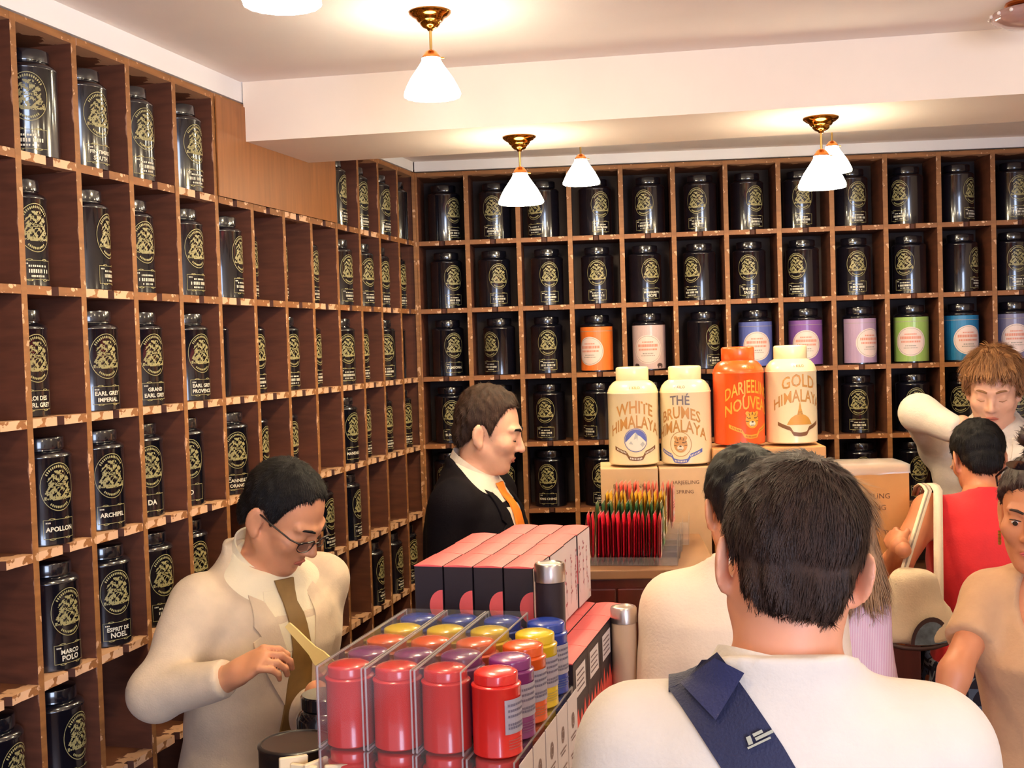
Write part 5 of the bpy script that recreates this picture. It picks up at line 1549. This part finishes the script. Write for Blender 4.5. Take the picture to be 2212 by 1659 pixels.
# F: woman in red top with the white bag
Fp = Person('person with short black hair and sleeveless red top, seen from behind', at(2112, 990, 3.40), 2, lean=4, head=(-4, 20, 0), female=True, skin=sk_tan, hscale=.85, neck=(0, .040, .096), sh=.152, shz=.024,
            arms={-1: (at(1935, 1222, 3.27), at(1944, 1180, 3.12)), 1: (at(2215, 1260, 3.40), at(2200, 1400, 3.30))})
Fp.aq = 1.0; Fp.hq = .76
Fp.body(hres=.006, hand={-1: dict(dir=(-.15, .9, .3), palm=(.7, .1, -.6), curl=45)})
Fp.hair(h_black, HL, t=lambda q: (.006 + .007 * np.clip((q[:, 2] + .02) / .08, 0, 1)).astype(F32), strands=2500, L=(.012, .02), width=.0009, lift=.1)
def fF(p):
    q = (p - Fp.hip.astype(F32)) @ Fp.Rt.astype(F32)
    d = smin(loft(q, TORSO_F, .013), Fp.f_shoulder(p, .008), .04)
    d = smax(d, np.abs(q[:, 0]) - .152 + .02 * np.clip(.3 - q[:, 2], 0, .3) * -8, .006)
    ax = Fp.hp(0, -.022, -.05) - Fp.nb; ax /= np.linalg.norm(ax)
    d = smax(d, ((p - Fp.nb.astype(F32)) @ ax.astype(F32)) + .006, .006)
    d = smax(d, -.03 - q[:, 2], .004)
    return d + wob(p, .0018, 30, 2)
top(Fp, 'red_top', fF, c_redt, .008)
m_skirt = M('blue_black_plaid_cloth', (40, 44, 66), .8)
nt = m_skirt.node_tree; tc = nt.nodes.new('ShaderNodeTexCoord'); vo = nt.nodes.new('ShaderNodeTexVoronoi'); vo.inputs['Scale'].default_value = 22; vo.distance = 'CHEBYCHEV'
rp = nt.nodes.new('ShaderNodeValToRGB'); rp.color_ramp.interpolation = 'CONSTANT'
for pos, cc in ((0, (20, 18, 30)), (.28, (92, 110, 140)), (.42, (30, 30, 52)), (.6, (150, 160, 170)), (.72, (26, 24, 40))):
    e = rp.color_ramp.elements.new(pos) if pos not in (0,) else rp.color_ramp.elements[0]
    e.position = pos; e.color = (*lin(cc), 1)
rp.color_ramp.elements[-1].color = (*lin((26, 24, 40)), 1)
nt.links.new(tc.outputs['Object'], vo.inputs['Vector']); nt.links.new(vo.outputs['Distance'], rp.inputs[0]); nt.links.new(rp.outputs[0], nt.nodes['Principled BSDF'].inputs['Base Color'])
fs = lambda p: loft(p, [(.45, 0, 0, .185, .17), (.7, 0, 0, .178, .155), (.88, 0, -.004, .184, .140), (.97, 0, -.002, .170, .126)], .002) + wob(p, .006, 30, 5)
Fp.part('skirt', fs, V3(-.28, -.25, .40), V3(.28, .25, 1.0), .014, m_skirt); Fp.shoes()
# white bag on her shoulder
bc = at(1976, 1314, 3.10)
o = add('shoulder_bag', None, loc=bc, label='cream cotton shoulder bag with dark half moon patch hanging behind the red top', cat='bag')
R0 = rotm('z', .0)
def fb(p):
    z = p[:, 2]; w = .088 - .30 * np.clip(z, 0, .2) - .08 * np.clip(-z - .05, 0, .1)
    d = np.sqrt((p[:, 0] / np.maximum(w, .02)) ** 2 + (p[:, 1] / .042) ** 2) - 1
    d = (d * .035).astype(F32)
    d = smax(d, np.abs(z - .005) - .098, .03)
    return d + wob(p, .004, 45, 3)
v, qd = nets(fb, axis(-.12, .12, .007), axis(-.09, .09, .007), axis(-.14, .14, .007))
m_bag = cloth_mat('cream_bag_cotton', (226, 206, 172), .85, .05, .3)
body_o = add('bag_body', fastmesh('bag_body', v, qd, m_bag), o)
g = G(); zz = -.018
for r0, r1, mi in ((.044, .053, 0), (0.001, .044, 1)):
    A = []; Bb = []
    for t in np.linspace(0, pi, 16):
        for rr, Ls in ((r0, A), (r1, Bb)):
            x = .030 + rr * math.cos(t); z = -.085 + rr * math.sin(t) * 1.35
            w = .082; y = -.042 * math.sqrt(max(.08, 1 - (x / w) ** 2)) - .006
            Ls.append((x, y, z))
    g.quadstrip(A, Bb, mi)
add('half_moon_patch', g.me('half_moon_patch', [M('dark_brown_trim', (60, 36, 34), .6), M('blue_grey_patch', (96, 110, 120), .7, var=.5, vscale=40)]), body_o)
g = G(); g.tube([(-.075, -.02, -.088), (-.04, -.036, -.094), (0, -.042, -.096), (.04, -.036, -.094), (.075, -.02, -.088)], .006, 8); add('bottom_trim', g.me('bottom_trim', [M('dark_brown_trim', (60, 36, 34), .6)], True), body_o)
c_strap = cloth_mat('cream_strap_webbing', (230, 212, 184), .8, .04); c_strapg = M('grey_strap_stripe', (150, 136, 122), .8)
shl = at(2003, 1056, 3.37) - bc
for (xa, xb, ww, nm) in ((-.045, -.012, .010, 'strap'), (.052, .014, .0125, 'strap')):
    g = G(); a = np.array((xa, -.030, .070 if xa < 0 else -.06)); b = shl + np.array((xb, -.055, 0.0)); c = shl + np.array((xb, .012, .012)); e = shl + np.array((xb, .085, -.03))
    P = [a, a * .5 + b * .5, b, b * .5 + c * .5 + (0, -.006, .004), c, c * .5 + e * .5 + (0, .01, .006), e]
    for dx0, dx1, mi, yo in ((-ww, ww, 0, 0), (-ww * .25, ww * .25, 1, -.0012)):
        if xa > 0 and mi: continue
        g.quadstrip([tuple(q + (dx0, yo, 0)) for q in P], [tuple(q + (dx1, yo, 0)) for q in P], mi)
    st = add(nm, g.me(nm, [c_strap, c_strapg], True), o)
    md = st.modifiers.new('thickness', 'SOLIDIFY'); md.thickness = .003
# tan leather bag hanging from her elbow
bc2 = at(1926, 1325, 3.18)
o = add('leather_bag', None, loc=bc2, label='crumpled tan leather bag hanging at her elbow, behind the cream bag', cat='bag')
def fl(p):
    d = ell(p, (0, 0, -.01), (.060, .045, .085)); return smax(d, p[:, 2] - .06, .02) + wob(p, .007, 60, 8)
v, qd = nets(fl, axis(-.1, .1, .007), axis(-.08, .08, .007), axis(-.13, .1, .007))
m_lea = M('tan_leather', (176, 104, 44), .5, var=.15, bump=.4, bscale=40)
add('pouch', fastmesh('pouch', v, qd, m_lea), o)
g = G(); hk = at(1937, 1228, 3.27) - bc2
g.tube([(-.035, -.0, .055), (hk[0] - .028, hk[1] - .03, hk[2] * .75), (hk[0], hk[1] - .045, hk[2] + .045), (hk[0] + .028, hk[1] - .03, hk[2] * .75), (.035, 0, .055)], .007, 8); add('handle', g.me('handle', [m_lea], True), o)

# G: woman in tan dress at the right edge
Gp = Person('person in tan short sleeved dress with sunglasses on her head, at the right edge', at(2244, 1110, 2.50), 206, lean=2, head=(4, 8, -3), female=True, skin=sk_tan, hscale=1.0, neck=(.026, .020, .112), sh=.130,
            arms={1: (at(2062, 1455, 2.44), at(2012, 1665, 2.38))})
Gp.body(hres=.0045); Gp.brows(h_dkbr, .0026, eyes=True); Gp.lips(m_lipr)
def bun(q, d):
    e = 1e3
    r = np.random.default_rng(2)
    for i in range(14):
        a = r.uniform(0, 2 * pi); e = np.minimum(e, ell(q, (.035 * math.cos(a), -.05 + .03 * math.sin(a), .145 + r.uniform(-.012, .022)), (.022, .022, .02)))
    return smin(d, e, .01)
Gp.hair(M('hair_plum_brown', (52, 28, 26), .4, bump=.5, bscale=500, stretch=(3, 3, .5)), [(-.13, -.07), (-.06, -.06), (-.03, -.03), (0, .02), (.02, .03), (.04, .05), (.06, .07), (.08, .08), (.11, .09)], t=.010, strands=2500, L=(.012, .02), extra=bun, amp=.003)
def fG(p):
    q = (p - Gp.hip.astype(F32)) @ Gp.Rt.astype(F32)
    d = loft(q, [(-.35, 0, 0, .205, .17)] + TORSO_F, .015)
    d = smin(d, Gp.f_shoulder(p, .013), .05)
    for sd in (1, -1):
        a, e, w = Gp.arm[sd]; n = (e - a) / np.linalg.norm(e - a)
        d = smin(d, smax(cone(p, a, e, .051, .057), (p - (a + n * .15).astype(F32)) @ n.astype(F32), .006), .03)
    nk = Gp.tp(0, .10, .475)
    d = smax(d, -ell(p, nk, (.066, .16, .100), Gp.Rt), .008)
    d = smax(d, q[:, 2] - .522, .006)
    return d + wob(p, .0030, 34, 6)
pts_ = [Gp.tp(x, y, z) for x in (-.25, .25) for y in (-.2, .2) for z in (-.4, .54)]
lo, hi = Gp.bounds(pts_, .06); Gp.part('tan_dress', fG, lo, hi, .009, c_tan); Gp.shoes()
g = G()
for sd in (1, -1):
    g.lathe([(.001, 0), (.012, .001), (.022, .0045), (.023, .006)], 20)
    for i in range(len(g.v) - 80, len(g.v)):
        x, y, z = g.v[i]; g.v[i] = tuple(Gp.hp(sd * .030 + x * 1.15, .062 + .6 * z + y * .42, .118 - y * .55 * -1 + z * .8))
    g.tube([Gp.hp(sd * .054, .058, .116), Gp.hp(sd * .082, .03, .085), Gp.hp(sd * .090, -.02, .05)], .0024, 6)
g.tube([Gp.hp(-.008, .068, .121), Gp.hp(.008, .068, .121)], .002, 6)
so = add('sunglasses', None, loc=Gp.org, rz=-math.radians(Gp.heading), label='dark sunglasses pushed up on the hair of the person in tan', cat='glasses')
Gp.raw('frame_and_lenses', g, [M('dark_sunglass', (30, 20, 24), .1, coat=1.0)], so)
g = G(); ec = Gp.hp(.083, -.012, -.052); 
for k in range(4): g.tube([ec + V3(0, 0, -.008 * k), ec + V3(0, 0, -.008 * k - .007)], [.004, .003], 8)
Gp.raw('earring', g, [M('gold_earring', (220, 180, 90), .25, 1.0)])

# H: fair clerk behind the far counter
H = Person('person with tousled light brown hair and pale jacket, arm raised, by the back shelves', at(2146, 838, 4.12), 200, lean=3, head=(2, 22, -2), skin=sk_pale, neck=(0, .024, .124),
           arms={1: (at(1984, 893, 3.96), at(2080, 935, 3.84)), -1: (at(2235, 1060, 4.05), at(2190, 1080, 3.85))})
H.body(hres=.0055, hand={1: dict(dir=(-.1, -.5, -.8), palm=(0, .8, -.5), curl=50)}); H.brows(h_lbr, .003); H.lips(m_lip)
def mop(q, d):
    e = ell(q, (0.0, -.005, .062), (.083, .100, .066)); e = smax(e, np.interp(q[:, 1], [-.13, -.02, .03, .06, .12], [-.06, .0, .045, .068, .078]).astype(F32) - q[:, 2], .015)
    for sd in (1, -1): e = smin(e, ell(q, (sd * .070, -.012, .035), (.018, .04, .045)), .02)
    return smin(d, e, .02)
H.hair(h_lbr, HL, t=.014, res=.0055, strands=6000, L=(.022, .036), lift=.35, width=.0012, amp=.004, extra=mop)
fH = top_field(H, .022, .017, 1.0, -.2, .02, .0025, 34, 12)
fHb = top_field(H, .022, .017, 1.0, -.2, .02, .0025, 34, 12, arms=())
jh = top(H, 'pale_jacket', fH, c_cream, .010); yb = H.Rt @ V3(0, -1, 0)
fHs = inner_shirt(H, c_white); fH2 = lambda p: np.minimum(fHb(p), fHs(p))
H.panel('shirt_front', fH2, front(H, lambda v: (-interp(v, inn) - .003, interp(v, inn) + .003), .49, .2), 10, 12, c_white, .002, .006, yb)
for sd in (1, -1): H.panel('lapel', fHb, front(H, lambda v, sd=sd: (sd * interp(v, inn), sd * interp(v, out)), .50, .19), 7, 24, c_cream, .007, .004, yb, jh)
H.collar(c_white, r=.063, h=.042, front=-.042, fold=.011, gap=.12, drop=.03)
H.collar(c_cream, r=.077, h=.03, front=-.05, fold=.014, gap=.95, drop=.0, name='jacket_collar', up=-.022)
H.trousers(c_black); H.shoes()
